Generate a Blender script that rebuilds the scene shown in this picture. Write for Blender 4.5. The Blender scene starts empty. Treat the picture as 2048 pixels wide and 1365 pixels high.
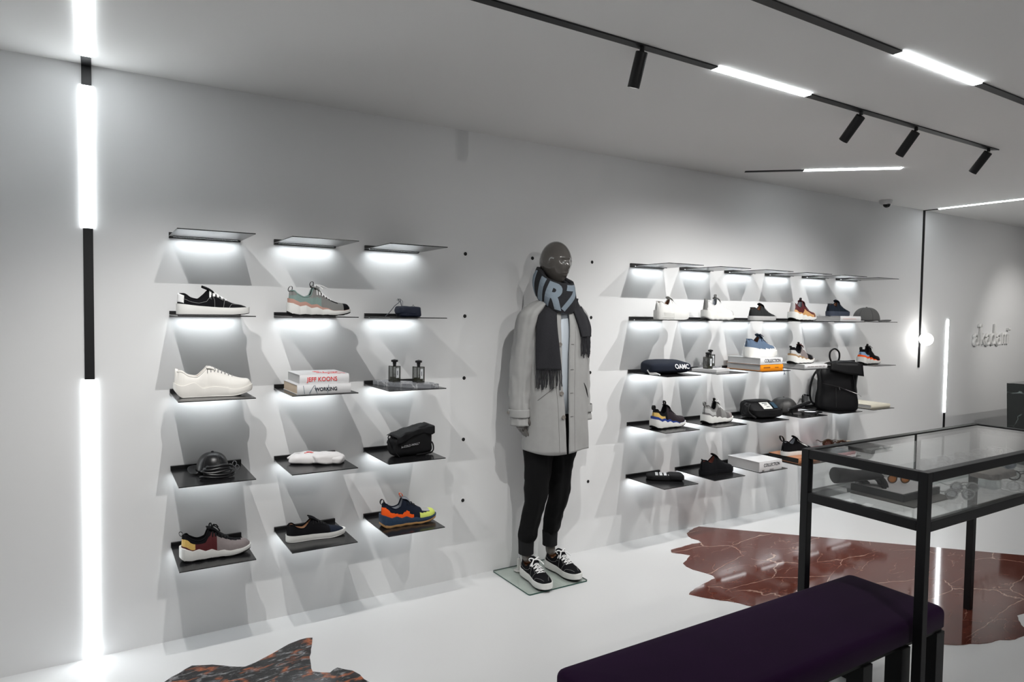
import bpy, bmesh, math, random
import numpy as np
from mathutils import Vector, Matrix, noise
random.seed(7)
scene = bpy.context.scene
COL = scene.collection
PI = math.pi

# ------------------------------------------------------------------ camera
CAM = Vector((-0.28378, -3.36722, 1.51000))
YAW, PITCH, ROLL = 0.55433, 0.04051, 0.01368
Fv = Vector((math.sin(YAW)*math.cos(PITCH), math.cos(YAW)*math.cos(PITCH), -math.sin(PITCH)))
R0 = Vector((math.cos(YAW), -math.sin(YAW), 0))
U0 = R0.cross(Fv)
Rv = R0*math.cos(ROLL) + U0*math.sin(ROLL)
Uv = -R0*math.sin(ROLL) + U0*math.cos(ROLL)
cam_data = bpy.data.cameras.new('camera'); cam = bpy.data.objects.new('camera', cam_data)
COL.objects.link(cam)
M = Matrix((Rv, Uv, -Fv)).transposed().to_4x4(); M.translation = CAM
cam.matrix_world = M
cam_data.sensor_width = 36.0; cam_data.lens = 1349.502*36/2048
cam_data.clip_start = 0.02; cam_data.clip_end = 60
scene.camera = cam

# ------------------------------------------------------------------ view, world
vs = scene.view_settings
vs.view_transform = 'Standard'; vs.look = 'None'; vs.gamma = 1.0; vs.exposure = 1.42
vs.use_curve_mapping = False
scene.cycles.use_denoising = True
scene.cycles.max_bounces = 8; scene.cycles.diffuse_bounces = 4
scene.cycles.use_adaptive_sampling = True; scene.cycles.adaptive_threshold = 0.02
scene.cycles.transparent_max_bounces = 16; scene.cycles.transmission_bounces = 10
scene.cycles.sample_clamp_indirect = 6.0
scene.cycles.caustics_reflective = False; scene.cycles.caustics_refractive = False
world = bpy.data.worlds.new('world'); scene.world = world; world.use_nodes = True
world.node_tree.nodes['Background'].inputs[0].default_value = (0.8, 0.85, 0.95, 1)
world.node_tree.nodes['Background'].inputs[1].default_value = 0.02

H = 2.523           # ceiling height
SPOT_W = 22.5       # track spot power
SHELF_W = 0.095      # LED under each shelf
STRIP_E = 7.5      # emission of the linear lamps
LED = (0.93, 0.98, 1.0)
def lamp(name, kind, loc, power, color=(1,1,1), parent=None, direction=None, **kw):
    d = bpy.data.lights.new(name, kind); d.energy = power; d.color = color
    for k, v in kw.items(): setattr(d, k, v)
    o = bpy.data.objects.new(name, d); COL.objects.link(o); o.location = loc
    if parent: o.parent = parent
    if direction is not None:
        o.rotation_euler = Vector(direction).to_track_quat('-Z', 'Y').to_euler()
    return o
# unseen fixtureless spots added for fill and bounce; the first read from floor shadows
WARM = (1.0, 0.97, 0.93)
for (x, y, tx, ty, pw) in [(3.9,-2.95,3.3,-2.15,13), (4.3,-1.917,4.6,-1.0,16), (5.6,-1.917,6.2,-0.4,20),
                           (1.5,-3.4,1.9,-1.2,16), (-1.2,-3.9,-1.0,-4.2,22), (4.2,-3.9,4.2,-4.0,18), (0.6,-5.2,0.6,-5.4,30), (7.7,-2.2,7.7,0.0,16), (-2.6,-3.0,-2.4,-2.6,20), (3.0,-5.2,3.0,-5.4,30), (6.4,-4.2,6.4,-3.8,12)]:
    lamp('unseen_spot_light', 'SPOT', (x,y,2.40), pw, WARM, direction=(tx-x, ty-y, -1.5),
         spot_size=math.radians(95 if pw != 13 else 62), spot_blend=1.0, shadow_soft_size=0.006)

lamp('unseen_spot_light', 'SPOT', (7.8,-1.5,2.40), 17, WARM, direction=(0.35,1.5,-1.15), spot_size=math.radians(58), spot_blend=0.9, shadow_soft_size=0.02)  # unseen lamp throwing the bright pool on the far wall

# ------------------------------------------------------------------ materials
MATS = {}
def mat(name, col=(0.8,0.8,0.8), rough=0.5, metal=0.0, spec=0.5, noise_amt=0.0, noise_scale=60, bump=0.0, emit=None, estr=0.0, coat=0.0, trans=0.0, ior=1.45, alpha=1.0, sheen=0.0):
    if name in MATS: return MATS[name]
    m = bpy.data.materials.new(name); m.use_nodes = True
    nt = m.node_tree; b = nt.nodes['Principled BSDF']
    c = tuple(col) + (1,)
    b.inputs['Base Color'].default_value = c; b.inputs['Roughness'].default_value = rough
    b.inputs['Metallic'].default_value = metal; b.inputs['Specular IOR Level'].default_value = spec
    b.inputs['IOR'].default_value = ior; b.inputs['Transmission Weight'].default_value = trans
    b.inputs['Coat Weight'].default_value = coat; b.inputs['Alpha'].default_value = alpha
    b.inputs['Sheen Weight'].default_value = sheen
    if emit: b.inputs['Emission Color'].default_value = tuple(emit)+(1,); b.inputs['Emission Strength'].default_value = estr
    if noise_amt or bump:
        tc = nt.nodes.new('ShaderNodeTexCoord'); n = nt.nodes.new('ShaderNodeTexNoise')
        n.inputs['Scale'].default_value = noise_scale; n.inputs['Detail'].default_value = 4
        nt.links.new(tc.outputs['Object'], n.inputs['Vector'])
        if noise_amt:
            mx = nt.nodes.new('ShaderNodeMix'); mx.data_type = 'RGBA'
            mx.inputs[6].default_value = tuple(v*(1-noise_amt) for v in col)+(1,)
            mx.inputs[7].default_value = tuple(min(1,v*(1+noise_amt)) for v in col)+(1,)
            nt.links.new(n.outputs['Fac'], mx.inputs[0]); nt.links.new(mx.outputs[2], b.inputs['Base Color'])
        if bump:
            bp = nt.nodes.new('ShaderNodeBump'); bp.inputs['Strength'].default_value = bump; bp.inputs['Distance'].default_value = 0.002
            nt.links.new(n.outputs['Fac'], bp.inputs['Height']); nt.links.new(bp.outputs[0], b.inputs['Normal'])
    MATS[name] = m; return m
def marble(name, base, dark, veins, rough=0.06, stretch=(1,1,1)):
    """base/dark clouds plus several vein layers (colour, scale, width, distortion)"""
    m = bpy.data.materials.new(name); m.use_nodes = True; nt = m.node_tree; b = nt.nodes['Principled BSDF']
    L = nt.links.new; N = nt.nodes.new
    tc = N('ShaderNodeTexCoord'); mp = N('ShaderNodeMapping'); mp.inputs['Scale'].default_value = stretch
    L(tc.outputs['Object'], mp.inputs['Vector'])
    n = N('ShaderNodeTexNoise'); n.inputs['Scale'].default_value = 3.0; n.inputs['Detail'].default_value = 6
    L(mp.outputs[0], n.inputs['Vector'])
    cur = N('ShaderNodeMix'); cur.data_type='RGBA'; cur.inputs[6].default_value = dark+(1,); cur.inputs[7].default_value = base+(1,)
    L(n.outputs['Fac'], cur.inputs[0]); out = cur.outputs[2]
    for k,(c, sc, wd, ds, msk) in enumerate(veins):
        w = N('ShaderNodeTexNoise'); w.inputs['Scale'].default_value = sc*0.8; w.inputs['Detail'].default_value = 5
        w.inputs['Roughness'].default_value = 0.6
        mp2 = N('ShaderNodeMapping'); mp2.inputs['Location'].default_value = (k*3.1, k*1.7, 0); L(mp.outputs[0], mp2.inputs[0])
        L(mp2.outputs[0], w.inputs['Vector'])
        sub = N('ShaderNodeVectorMath'); sub.operation='SCALE'; sub.inputs[3].default_value = ds; L(w.outputs['Color'], sub.inputs[0])
        add = N('ShaderNodeVectorMath'); add.operation='ADD'; L(mp2.outputs[0], add.inputs[0]); L(sub.outputs[0], add.inputs[1])
        v = N('ShaderNodeTexVoronoi'); v.feature='DISTANCE_TO_EDGE'; v.inputs['Scale'].default_value = sc; L(add.outputs[0], v.inputs['Vector'])
        r = N('ShaderNodeMapRange'); r.inputs[1].default_value = 0.0; r.inputs[2].default_value = wd; r.inputs[3].default_value = 1; r.inputs[4].default_value = 0
        L(v.outputs['Distance'], r.inputs[0])
        n3 = N('ShaderNodeTexNoise'); n3.inputs['Scale'].default_value = sc*1.3; L(mp2.outputs[0], n3.inputs['Vector'])
        r3 = N('ShaderNodeMapRange'); r3.inputs[1].default_value = msk; r3.inputs[2].default_value = msk+0.12; L(n3.outputs['Fac'], r3.inputs[0])
        mu = N('ShaderNodeMath'); mu.operation='MULTIPLY'; L(r.outputs[0], mu.inputs[0]); L(r3.outputs[0], mu.inputs[1])
        mx = N('ShaderNodeMix'); mx.data_type='RGBA'; mx.inputs[7].default_value = c+(1,); L(mu.outputs[0], mx.inputs[0]); L(out, mx.inputs[6]); out = mx.outputs[2]
    L(out, b.inputs['Base Color']); b.inputs['Roughness'].default_value = rough
    MATS[name] = m; return m

# ------------------------------------------------------------------ mesh helpers
def sm(pts, n=6):
    """Catmull-Rom smoothing of a polyline"""
    P=[Vector(p) for p in pts]; out=[]
    for i in range(len(P)-1):
        a,b_,c,d=P[max(0,i-1)],P[i],P[i+1],P[min(len(P)-1,i+2)]
        for k in range(n):
            u=k/n; out.append(.5*((2*b_)+(c-a)*u+(2*a-5*b_+4*c-d)*u*u+(3*b_-a-3*c+d)*u**3))
    return out+[P[-1]]
def straps(parent, m, lst, name='strap'):
    for pts,r,flat in lst:
        b=MB(); b.tube(sm(pts),r,8,flat=flat); b.build(name,m,parent,smooth=60)
class MB:
    """collects faces with a material index, then links them as one mesh object"""
    def __init__(s): s.v = []; s.f = []; s.m = []
    def add(s, verts, faces, mi=0):
        o = len(s.v); s.v += [tuple(v) for v in verts]
        for f in faces: s.f.append(tuple(o+i for i in f)); s.m.append(mi)
    def box(s, x0,x1,y0,y1,z0,z1, mi=0):
        s.add([(x0,y0,z0),(x1,y0,z0),(x1,y1,z0),(x0,y1,z0),(x0,y0,z1),(x1,y0,z1),(x1,y1,z1),(x0,y1,z1)],
              [(0,3,2,1),(4,5,6,7),(0,1,5,4),(1,2,6,5),(2,3,7,6),(3,0,4,7)], mi)
    def rings(s, rs, closed=True, cap0=True, cap1=True, mf=None, mi=0):
        """rs: list of equally long point rings"""
        n = len(rs[0]); o = len(s.v)
        for r in rs: s.v += [tuple(p) for p in r]
        for i in range(len(rs)-1):
            for j in range(n if closed else n-1):
                k = (j+1) % n
                s.f.append((o+i*n+j, o+i*n+k, o+(i+1)*n+k, o+(i+1)*n+j)); s.m.append(mf(i,j) if mf else mi)
        if closed and cap0: s.f.append(tuple(o+j for j in reversed(range(n)))); s.m.append(mf(0,0) if mf else mi)
        if closed and cap1: s.f.append(tuple(o+(len(rs)-1)*n+j for j in range(n))); s.m.append(mf(len(rs)-2,0) if mf else mi)
    def tube(s, pts, r, n=8, mi=0, caps=True, flat=1.0):
        pts = [Vector(p) for p in pts]; rs = []; prev = None
        for i, p in enumerate(pts):
            t = (pts[min(i+1,len(pts)-1)] - pts[max(i-1,0)])
            t = t.normalized() if t.length > 1e-9 else Vector((0,0,1))
            if prev is None:
                a = Vector((0,0,1)) if abs(t.z) < 0.9 else Vector((1,0,0)); prev = (a - t*a.dot(t)).normalized()
            prev = (prev - t*prev.dot(t)); prev = prev.normalized() if prev.length > 1e-6 else t.orthogonal().normalized()
            q = t.cross(prev); rr = r[i] if isinstance(r,(list,tuple)) else r
            rs.append([p + prev*(rr*flat*math.cos(2*PI*j/n)) + q*(rr*math.sin(2*PI*j/n)) for j in range(n)])
        s.rings(rs, True, caps, caps, mi=mi)
    def lathe(s, prof, n=24, cx=0, cy=0, mi=0, caps=True, sx=1, sy=1):
        s.rings([[(cx+sx*r*math.cos(2*PI*j/n), cy+sy*r*math.sin(2*PI*j/n), z) for j in range(n)] for r,z in prof], True, caps, caps, mi=mi)
    def prism(s, poly, z0, z1, mi=0, top=None):
        n = len(poly)
        s.add([(x,y,z0) for x,y in poly]+[(x,y,z1) for x,y in poly], [tuple(reversed(range(n)))], mi)
        o = len(s.v)-2*n
        s.f.append(tuple(o+n+i for i in range(n))); s.m.append(mi if top is None else top)
        for i in range(n):
            j=(i+1)%n; s.f.append((o+i,o+j,o+n+j,o+n+i)); s.m.append(mi)
    def xf(s, fn):
        s.v = [tuple(fn(Vector(p))) for p in s.v]; return s
    def build(s, name, mats, parent=None, smooth=None, bevel=0.0, loc=None, subsurf=0, solid=0.0, rot=None, weld=True):
        me = bpy.data.meshes.new(name); me.from_pydata(s.v, [], s.f)
        for m in (mats if isinstance(mats,(list,tuple)) else [mats]): me.materials.append(m)
        me.polygons.foreach_set('material_index', s.m)
        bm = bmesh.new(); bm.from_mesh(me)
        if weld: bmesh.ops.remove_doubles(bm, verts=bm.verts, dist=1e-6)
        bmesh.ops.recalc_face_normals(bm, faces=bm.faces)
        bm.to_mesh(me); bm.free()
        if smooth is not None:
            me.polygons.foreach_set('use_smooth', [True]*len(me.polygons))
            me.set_sharp_from_angle(angle=math.radians(smooth))
        o = bpy.data.objects.new(name, me); COL.objects.link(o)
        if parent: o.parent = parent
        if loc: o.location = loc
        if rot: o.rotation_euler = rot
        if solid: md = o.modifiers.new('Solidify','SOLIDIFY'); md.thickness = solid; md.offset = 0
        if bevel: md = o.modifiers.new('Bevel','BEVEL'); md.width = bevel; md.segments = 2; md.limit_method='ANGLE'
        if subsurf: md = o.modifiers.new('Subsurf','SUBSURF'); md.levels = md.render_levels = subsurf
        return o
def tag(o, label, cat, group=None, kind=None):
    if label: o['label'] = label
    if cat: o['category'] = cat
    if group: o['group'] = group
    if kind: o['kind'] = kind
    return o
def thing(name, loc, label, cat, rz=0.0, group=None):
    o = bpy.data.objects.new(name, None); COL.objects.link(o); o.empty_display_size = 0.05
    o.location = loc; o.rotation_euler = (0,0,rz); return tag(o, label, cat, group)
def lab(o, label): o['label'] = label; return o
def interp(cps, t):
    """smooth interpolation through control points"""
    if t <= cps[0][0]: return cps[0][1]
    for i in range(len(cps)-1):
        if t <= cps[i+1][0]:
            t0,a = cps[i]; t1,b = cps[i+1]; u = (t-t0)/(t1-t0)
            def sl(j):
                if j<=0 or j>=len(cps)-1: return 0 if len(cps)>2 and False else (cps[min(j+1,len(cps)-1)][1]-cps[max(j-1,0)][1])/(cps[min(j+1,len(cps)-1)][0]-cps[max(j-1,0)][0])
                d0=(cps[j][1]-cps[j-1][1])/(cps[j][0]-cps[j-1][0]); d1=(cps[j+1][1]-cps[j][1])/(cps[j+1][0]-cps[j][0])
                return 0 if d0*d1<=0 else 2*d0*d1/(d0+d1)
            h=t1-t0; m0=sl(i)*h; m1=sl(i+1)*h
            return (2*u**3-3*u*u+1)*a+(u**3-2*u*u+u)*m0+(-2*u**3+3*u*u)*b+(u**3-u*u)*m1
    return cps[-1][1]
def lin(cps, t):
    if t <= cps[0][0]: return cps[0][1]
    for i in range(len(cps)-1):
        if t <= cps[i+1][0]: return cps[i][1]+(cps[i+1][1]-cps[i][1])*(t-cps[i][0])/(cps[i+1][0]-cps[i][0])
    return cps[-1][1]
def text_bm(txt, size, depth, bold=0.0, align='CENTER', sx=1.0, shear=0.0):
    c = bpy.data.curves.new('lettering','FONT'); c.body = txt; c.size = size; c.extrude = depth; c.offset = bold
    c.align_x = align; c.align_y = 'CENTER'; c.resolution_u = 4; c.shear = shear
    o = bpy.data.objects.new('lettering', c); COL.objects.link(o)
    dg = bpy.context.evaluated_depsgraph_get(); me = bpy.data.meshes.new_from_object(o.evaluated_get(dg))
    bpy.data.objects.remove(o); bpy.data.curves.remove(c)
    for v in me.vertices: v.co.x *= sx
    return me
def text_obj(name, txt, size, depth, m, parent, loc, ex, ey, bold=0.0, sx=1.0, align='CENTER'):
    """flat lettering at loc, reading along ex with up vector ey"""
    me = text_bm(txt, size, depth, bold, align, sx); me.materials.clear(); me.materials.append(m)
    ex = Vector(ex).normalized(); ey = Vector(ey).normalized(); ez = ex.cross(ey)
    X = Matrix((ex,ey,ez)).transposed().to_4x4(); X.translation = Vector(loc); me.transform(X)
    o = bpy.data.objects.new(name, me); COL.objects.link(o)
    if parent: o.parent = parent
    return o

# ------------------------------------------------------------------ base materials
m_wall = mat('white_wall_paint', (0.78,0.785,0.79), 0.65, spec=0.25, noise_amt=0.01, noise_scale=2)
m_ceil = mat('ceiling_paint', (0.90,0.895,0.885), 0.8, spec=0.2)
m_floor = mat('white_resin_floor', (0.66,0.665,0.67), 0.33, spec=0.4, noise_amt=0.015, noise_scale=3)
m_black = mat('matt_black_metal', (0.007,0.007,0.008), 0.42, spec=0.5)
m_track = mat('black_track', (0.006,0.006,0.007), 0.5)
m_hole = mat('dark_hole', (0.01,0.01,0.01), 0.8)
m_lit = mat('lit_diffuser', (0.9,0.9,0.9), 0.4, emit=LED, estr=STRIP_E)
m_red = marble('red_marble', (0.15,0.042,0.028), (0.075,0.02,0.014), [((0.42,0.30,0.24),2.0,0.010,0.35,0.40), ((0.34,0.22,0.17),4.2,0.008,0.25,0.48), ((0.20,0.11,0.08),9.0,0.016,0.15,0.55)], 0.07, (.7,1.7,1))
m_nero = marble('black_orange_marble', (0.022,0.02,0.021), (0.008,0.008,0.009), [((0.26,0.26,0.27),11.0,0.10,0.16,0.47), ((0.42,0.12,0.045),6.0,0.13,0.30,0.46), ((0.05,0.05,0.05),26.0,0.1,0.1,0.4)], 0.07, (1,2.1,1))
m_green = marble('black_green_marble', (0.014,0.018,0.017), (0.006,0.008,0.008), [((0.20,0.24,0.23),3.0,0.02,0.35,0.5)], 0.12)

# ------------------------------------------------------------------ room
def structure(name, m, box=None, mb=None, **kw):
    b = mb or MB()
    if box: b.box(*box)
    return tag(b.build(name, m, **kw), None, None, kind='structure')
XL, XR, YB = -4.2, 9.6, -6.4
structure('floor', m_floor, (XL,XR,YB,0.0,-0.1,0.0))
structure('ceiling', m_ceil, (XL,XR,YB,0.0,H,H+0.1))
wall = structure('wall_back', m_wall, (XL-0.1,XR+0.1,0.0,0.12,-0.1,H+0.1))
structure('wall_left', m_wall, (XL-0.1,XL,YB,0.0,-0.1,H+0.1))
structure('wall_right', m_wall, (XR,XR+0.1,YB,0.0,-0.1,H+0.1))
structure('wall_front', m_wall, (XL-0.1,XR+0.1,YB-0.1,YB,-0.1,H+0.1))
# marble inlays, flush with the floor (3 mm of edge shows)
P1 = [(-0.30,-0.62),(-0.055,-0.365),(0.053,-0.285),(0.128,-0.320),(0.190,-0.372),(0.244,-0.406),(0.290,-0.392),(0.321,-0.374),(0.365,-0.352),(0.405,-0.327),(0.45,-0.300),(0.504,-0.284),(0.535,-0.283),(0.558,-0.293),(0.545,-0.335),(0.523,-0.396),(0.500,-0.46),(0.488,-0.525),(0.480,-0.56),(0.478,-0.588),(0.508,-0.614),(0.538,-0.633),(0.560,-0.615),(0.577,-0.609),(0.600,-0.640),(0.624,-0.665),(0.640,-0.71),(0.643,-0.752),(0.70,-0.95),(0.45,-1.25),(-0.1,-1.3),(-0.45,-1.0)]
P2 = [(3.392,-0.014),(3.33,-0.025),(3.268,-0.046),(3.20,-0.08),(3.166,-0.124),(3.150,-0.17),(3.160,-0.222),(3.146,-0.263),(3.07,-0.252),(2.999,-0.257),(2.92,-0.262),(2.863,-0.267),(2.832,-0.302),(2.87,-0.35),(2.900,-0.399),(2.84,-0.43),(2.755,-0.475),(2.735,-0.52),(2.732,-0.574),(2.75,-0.63),(2.765,-0.703),(2.742,-0.737),(2.65,-0.755),(2.533,-0.78),(2.444,-0.82),(2.47,-0.87),(2.517,-0.936),(2.593,-1.037),(2.66,-1.20),(2.75,-1.40),(2.86,-1.58),(2.945,-1.724),(3.037,-1.794),(3.10,-1.85),(3.171,-1.877),(3.25,-1.915),(3.34,-1.93),(3.41,-1.965),(3.487,-1.97),(3.56,-1.95),(3.66,-1.88),(3.719,-1.85),(3.78,-1.858),(3.9,-1.93),(4.4,-2.1),(5.1,-1.9),(5.2,-1.65),(4.784,-1.47)]
def jag(P, amp, seed, skip=()):
    rnd = random.Random(seed); out = []
    for i,(x,y) in enumerate(P):
        x2,y2 = P[(i+1)%len(P)]; out.append((x,y)); d = math.hypot(x2-x,y2-y)
        if i in skip: continue
        k = max(1,int(d/0.03))
        for j in range(1,k):
            a = j/k; nx,ny = -(y2-y)/d,(x2-x)/d; q = rnd.uniform(-amp,amp)
            out.append((x+(x2-x)*a+nx*q, y+(y2-y)*a+ny*q))
    return out
def inlay(name, poly, m, label):
    b = MB(); b.prism(poly, -0.02, 0.0022)
    o = b.build(name, m); tag(o, label, 'marble inlay'); return o
inlay('marble_inlay', jag(P1,0.004,3), m_nero, 'black marble floor slab with orange and white veins at the lower left')
inlay('marble_inlay', jag(P2,0.005,5,skip=(len(P2)-1,)), m_red, 'polished reddish brown marble floor slab with jagged edge near glass display case')
# mounting holes left open in the wall
ZR1, RH, PX, PZ, SW, SD = 1.8508, 0.0164, 0.45, 0.349, 0.299, 0.359
ZS = [ZR1-RH-k*PZ for k in range(5)]       # shelf plate heights
for (c, r, ring) in [(3,0,0),(3,1,1),(3,2,0),(3,3,0),(3,4,1),(4,0,0),(5,0,0),(5,1,0),(5,2,0),(5,4,0)]:
    x, z = c*PX+0.136, ZR1-r*PZ-0.0094
    b = MB(); b.lathe([(0.0001,0),(0.0088,0.0),(0.0096,0.0015),(0.0104,0.0005)], 20, caps=False)
    b.xf(lambda p: (p.x, -p.z-0.0002, p.y)); h = b.build('mounting_hole', m_hole, wall, smooth=40, loc=(x,0,z))
    if ring:
        b = MB(); b.lathe([(0.0105,0.0),(0.0108,0.002),(0.016,0.002),(0.0165,0.0)], 24, caps=False)
        b.xf(lambda p: (p.x, -p.z-0.0002, p.y)); b.build('washer', m_wall, h, smooth=30)

# ------------------------------------------------------------------ linear lamps
def strip(name, label, segs, parent_loc=(0,0,0)):
    """segs: list of (box, lit)"""
    t = thing(name, parent_loc, label, 'light strip')
    for bx, lit in segs:
        b = MB(); x0,x1,y0,y1,z0,z1 = bx; L0=parent_loc
        b.box(x0-L0[0],x1-L0[0],y0-L0[1],y1-L0[1],z0-L0[2],z1-L0[2])
        b.build('diffuser' if lit else 'channel', m_lit if lit else m_track, t)
    return t
w = 0.018; xa = -0.303
strip('light_strip', 'tall vertical strip lamp on the left of the wall, reaching the floor', [
    ((xa-w,xa+w,-0.006,-0.0002,0.010,1.206),True), ((xa-w,xa+w,-0.006,-0.0002,1.206,1.845),False),
    ((xa-w,xa+w,-0.006,-0.0002,1.845,2.436),True), ((xa-w,xa+w,-0.006,-0.0002,2.436,H-0.0002),False),
    ((xa-w,xa+w,-0.125,-0.006,H-0.006,H-0.0002),False), ((xa-w,xa+w,-1.15,-0.125,H-0.006,H-0.0002),True)], (xa,0,0.0))
w = 0.0155
strip('light_strip', 'black vertical track at the far end of the wall, turning into a lit ceiling line', [
    ((6.29-w,6.29+w,-0.006,-0.0002,1.058,H-0.0002),False), ((6.282,6.298,-0.13,-0.006,H-0.006,H-0.0002),False),
    ((6.28,6.30,-1.9,-0.13,H-0.006,H-0.0002),True)], (6.29,0,0))
strip('light_strip', 'short lit vertical strip low on the far wall beside the white letters', [
    ((6.795-w,6.795+w,-0.006,-0.0002,0.600,1.508),True), ((6.795-w,6.795+w,-0.006,-0.0002,0.001,0.600),False)], (6.795,0,0))
# diagonal thin strip C
t = thing('light_strip', (3.578,-0.18,H), 'short diagonal ceiling line, half black and half lit, above the right shelves', 'light strip', rz=math.atan2(-0.67,0.748))
b = MB(); b.box(0,0.386,-0.0155,0.0155,-0.006,-0.0002); b.build('channel', m_track, t)
b = MB(); b.box(0.386,1.003,-0.0155,0.0155,-0.006,-0.0002); b.build('diffuser', m_lit, t)
def track(label, y, x0, x1, lit, slant):
    t = thing('ceiling_track', (x0,y,H), label, 'track'); w = 0.018; xs = [x0]+list(lit)+[x1]
    for i in range(len(xs)-1):
        b = MB(); a, c = xs[i]-x0, xs[i+1]-x0
        e = slant if i == len(xs)-2 else 0
        b.prism([(a,-w),(c,-w),(c+e,w) if False else (c,w),(a,w)] if not e else [(a,-w),(c+e,-w),(c,w),(a,w)], -0.006, -0.0002)
        b.build('diffuser' if i % 2 else 'channel', m_lit if i % 2 else m_track, t)
    return t
track('black ceiling track with one lit section, carrying the spotlights', -1.424, -1.5, 4.235, (1.871,2.480), 0.05)
track('black ceiling track with one lit section at the upper right corner', -1.917, -1.5, 8.0, (2.318,2.938), 0)

def spotlight(x, top, bot, label, glow):
    top, bot = Vector(top), Vector(bot); ax = (bot-top).normalized()
    t = thing('track_spotlight', (top.x, -1.424, H-0.006), label, 'spotlight', group='spotlights on the ceiling track')
    inv = Vector((top.x,-1.424,H-0.006))
    b = MB(); b.tube([(0,0,0),(0,0,-0.016)], 0.009, 12); b.build('mount', m_black, t, smooth=40)
    b = MB(); q = ax.to_track_quat('Z','Y')
    L = (bot-top).length
    b.lathe([(0.002,0.0),(0.021,0.0),(0.023,0.002),(0.023,L-0.001),(0.0225,L),(0.019,L),(0.019,L-0.02)], 28, caps=False)
    b.lathe([(0.0001,L-0.02),(0.019,L-0.02)], 28, caps=False)
    b.xf(lambda p: q @ p + (top-inv)); b.build('housing', m_black, t, smooth=35)
    b = MB(); b.lathe([(0.0001,L-0.006),(0.0155,L-0.006),(0.0175,L-0.004)], 24, caps=False)
    b.xf(lambda p: q @ p + (top-inv))
    b.build('lens', mat('spot_lens',(0.9,0.9,0.9),0.3,emit=(1,0.98,0.95),estr=12), t, smooth=40)
    return t, bot + ax*0.004
SP = [((1.476,-1.424,2.501),(1.476,-1.380,2.379),'first black track spotlight from the left, hanging nearly upright'),
      ((2.900,-1.424,2.496),(2.900,-1.335,2.394),'second black track spotlight from the left, tilted towards the wall'),
      ((3.400,-1.424,2.496),(3.400,-1.340,2.388),'third black track spotlight, just right of the second one'),
      ((4.195,-1.424,2.498),(4.195,-1.342,2.392),'last black track spotlight, at the pointed end of the track')]
for top, bot, label in SP:
    t, e = spotlight(0, top, bot, label, True)
    d = (Vector(bot)-Vector(top))
    lamp('spot_beam', 'SPOT', e-Vector((top[0],-1.424,H-0.006)), SPOT_W*(0.9 if top[0]<2 else 1.0), (1.0,0.985,0.96), parent=t, direction=(0.55,0.9,-1.9) if top[0]<2 else (0.03,1.0,-1.40),
         spot_size=math.radians(88 if top[0]<2 else 106), spot_blend=1.0, shadow_soft_size=0.005)
for x in (-0.22, 0.16):
    lamp('spot_beam', 'SPOT', (x,-1.345,2.395), SPOT_W*0.95, (1.0,0.985,0.96), direction=(0.22,1.0,-2.0),
         spot_size=math.radians(98), spot_blend=1.0, shadow_soft_size=0.005)
# round bulb on the far vertical track
t = thing('globe_lamp', (6.285,-0.006,1.325), 'glowing white globe lamp on the black vertical track at the far end', 'lamp')
b = MB(); b.lathe([(0.0001,-0.05)]+[(0.05*math.cos(a),0.05*math.sin(a)) for a in [(-80+i*10)*PI/180 for i in range(17)]]+[(0.0001,0.05)], 28, caps=False)
b.build('glass_globe', mat('globe_glow',(0.95,0.95,0.95),0.3,emit=(1.0,0.98,0.94),estr=8), t, smooth=60, loc=(-0.030,-0.074,0)).scale=(1.15,1.15,1.15)
b = MB(); b.box(-0.012,0.012,-0.016,0,-0.02,0.02); b.build('bracket', m_black, t)
# dome camera
t = thing('dome_camera', (5.475,-0.100,H), 'small white dome security camera on the ceiling by the far wall', 'security camera')
b = MB(); b.lathe([(0.0001,-0.001),(0.058,-0.001),(0.060,-0.008),(0.054,-0.030),(0.034,-0.044)], 28, caps=False); b.build('housing', mat('camera_white',(0.7,0.7,0.7),0.4), t, smooth=40)
b = MB(); b.lathe([(0.034*math.cos(a),-0.040-0.034*math.sin(a)) for a in [i*PI/16 for i in range(9)]], 24, caps=False)
t.scale=(.88,.88,.88)
b.build('dome', mat('camera_dome',(0.01,0.01,0.01),0.08), t, smooth=60, loc=(0.004,-0.008,0))

# ------------------------------------------------------------------ wall shelves
def shelf(c, r, what):
    x = c*PX; z = ZS[r]
    t = thing('wall_shelf', (x,0,z), what, 'shelf', group='black metal wall shelves')
    b = MB(); b.box(0,SW,-SD,-0.003,-0.004,0.0); b.build('plate', m_shelf, t)
    b = MB(); b.box(0,SW,-0.013,-0.0005,0.0,RH); b.build('rear_rail', m_black, t, bevel=0.001)
    b = MB(); b.box(0.0,SW,-0.010,-0.0005,-0.008,-0.004); b.box(0.012,SW-0.012,-0.048,-0.046,-0.0065,-0.004)
    b.build('lamp_profile', m_black, t)
    b = MB(); b.box(0.015,SW-0.015,-0.045,-0.033,-0.0055,-0.0041); b.build('light_diffuser', m_shelflit, t)
    lamp('shelf_light', 'AREA', (SW/2,-0.039,-0.0062), SHELF_W, LED, parent=t, direction=(0,0.12,-1), shape='RECTANGLE', size=SW-0.03, size_y=0.012, spread=math.radians(155))
    return t
m_shelf = mat('black_shelf_coating', (0.011,0.011,0.012), 0.2, spec=0.75, noise_amt=0.1, noise_scale=200)
m_shelflit = mat('shelf_lamp_diffuser', (0.8,0.8,0.8), 0.5, emit=LED, estr=1.0)
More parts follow.
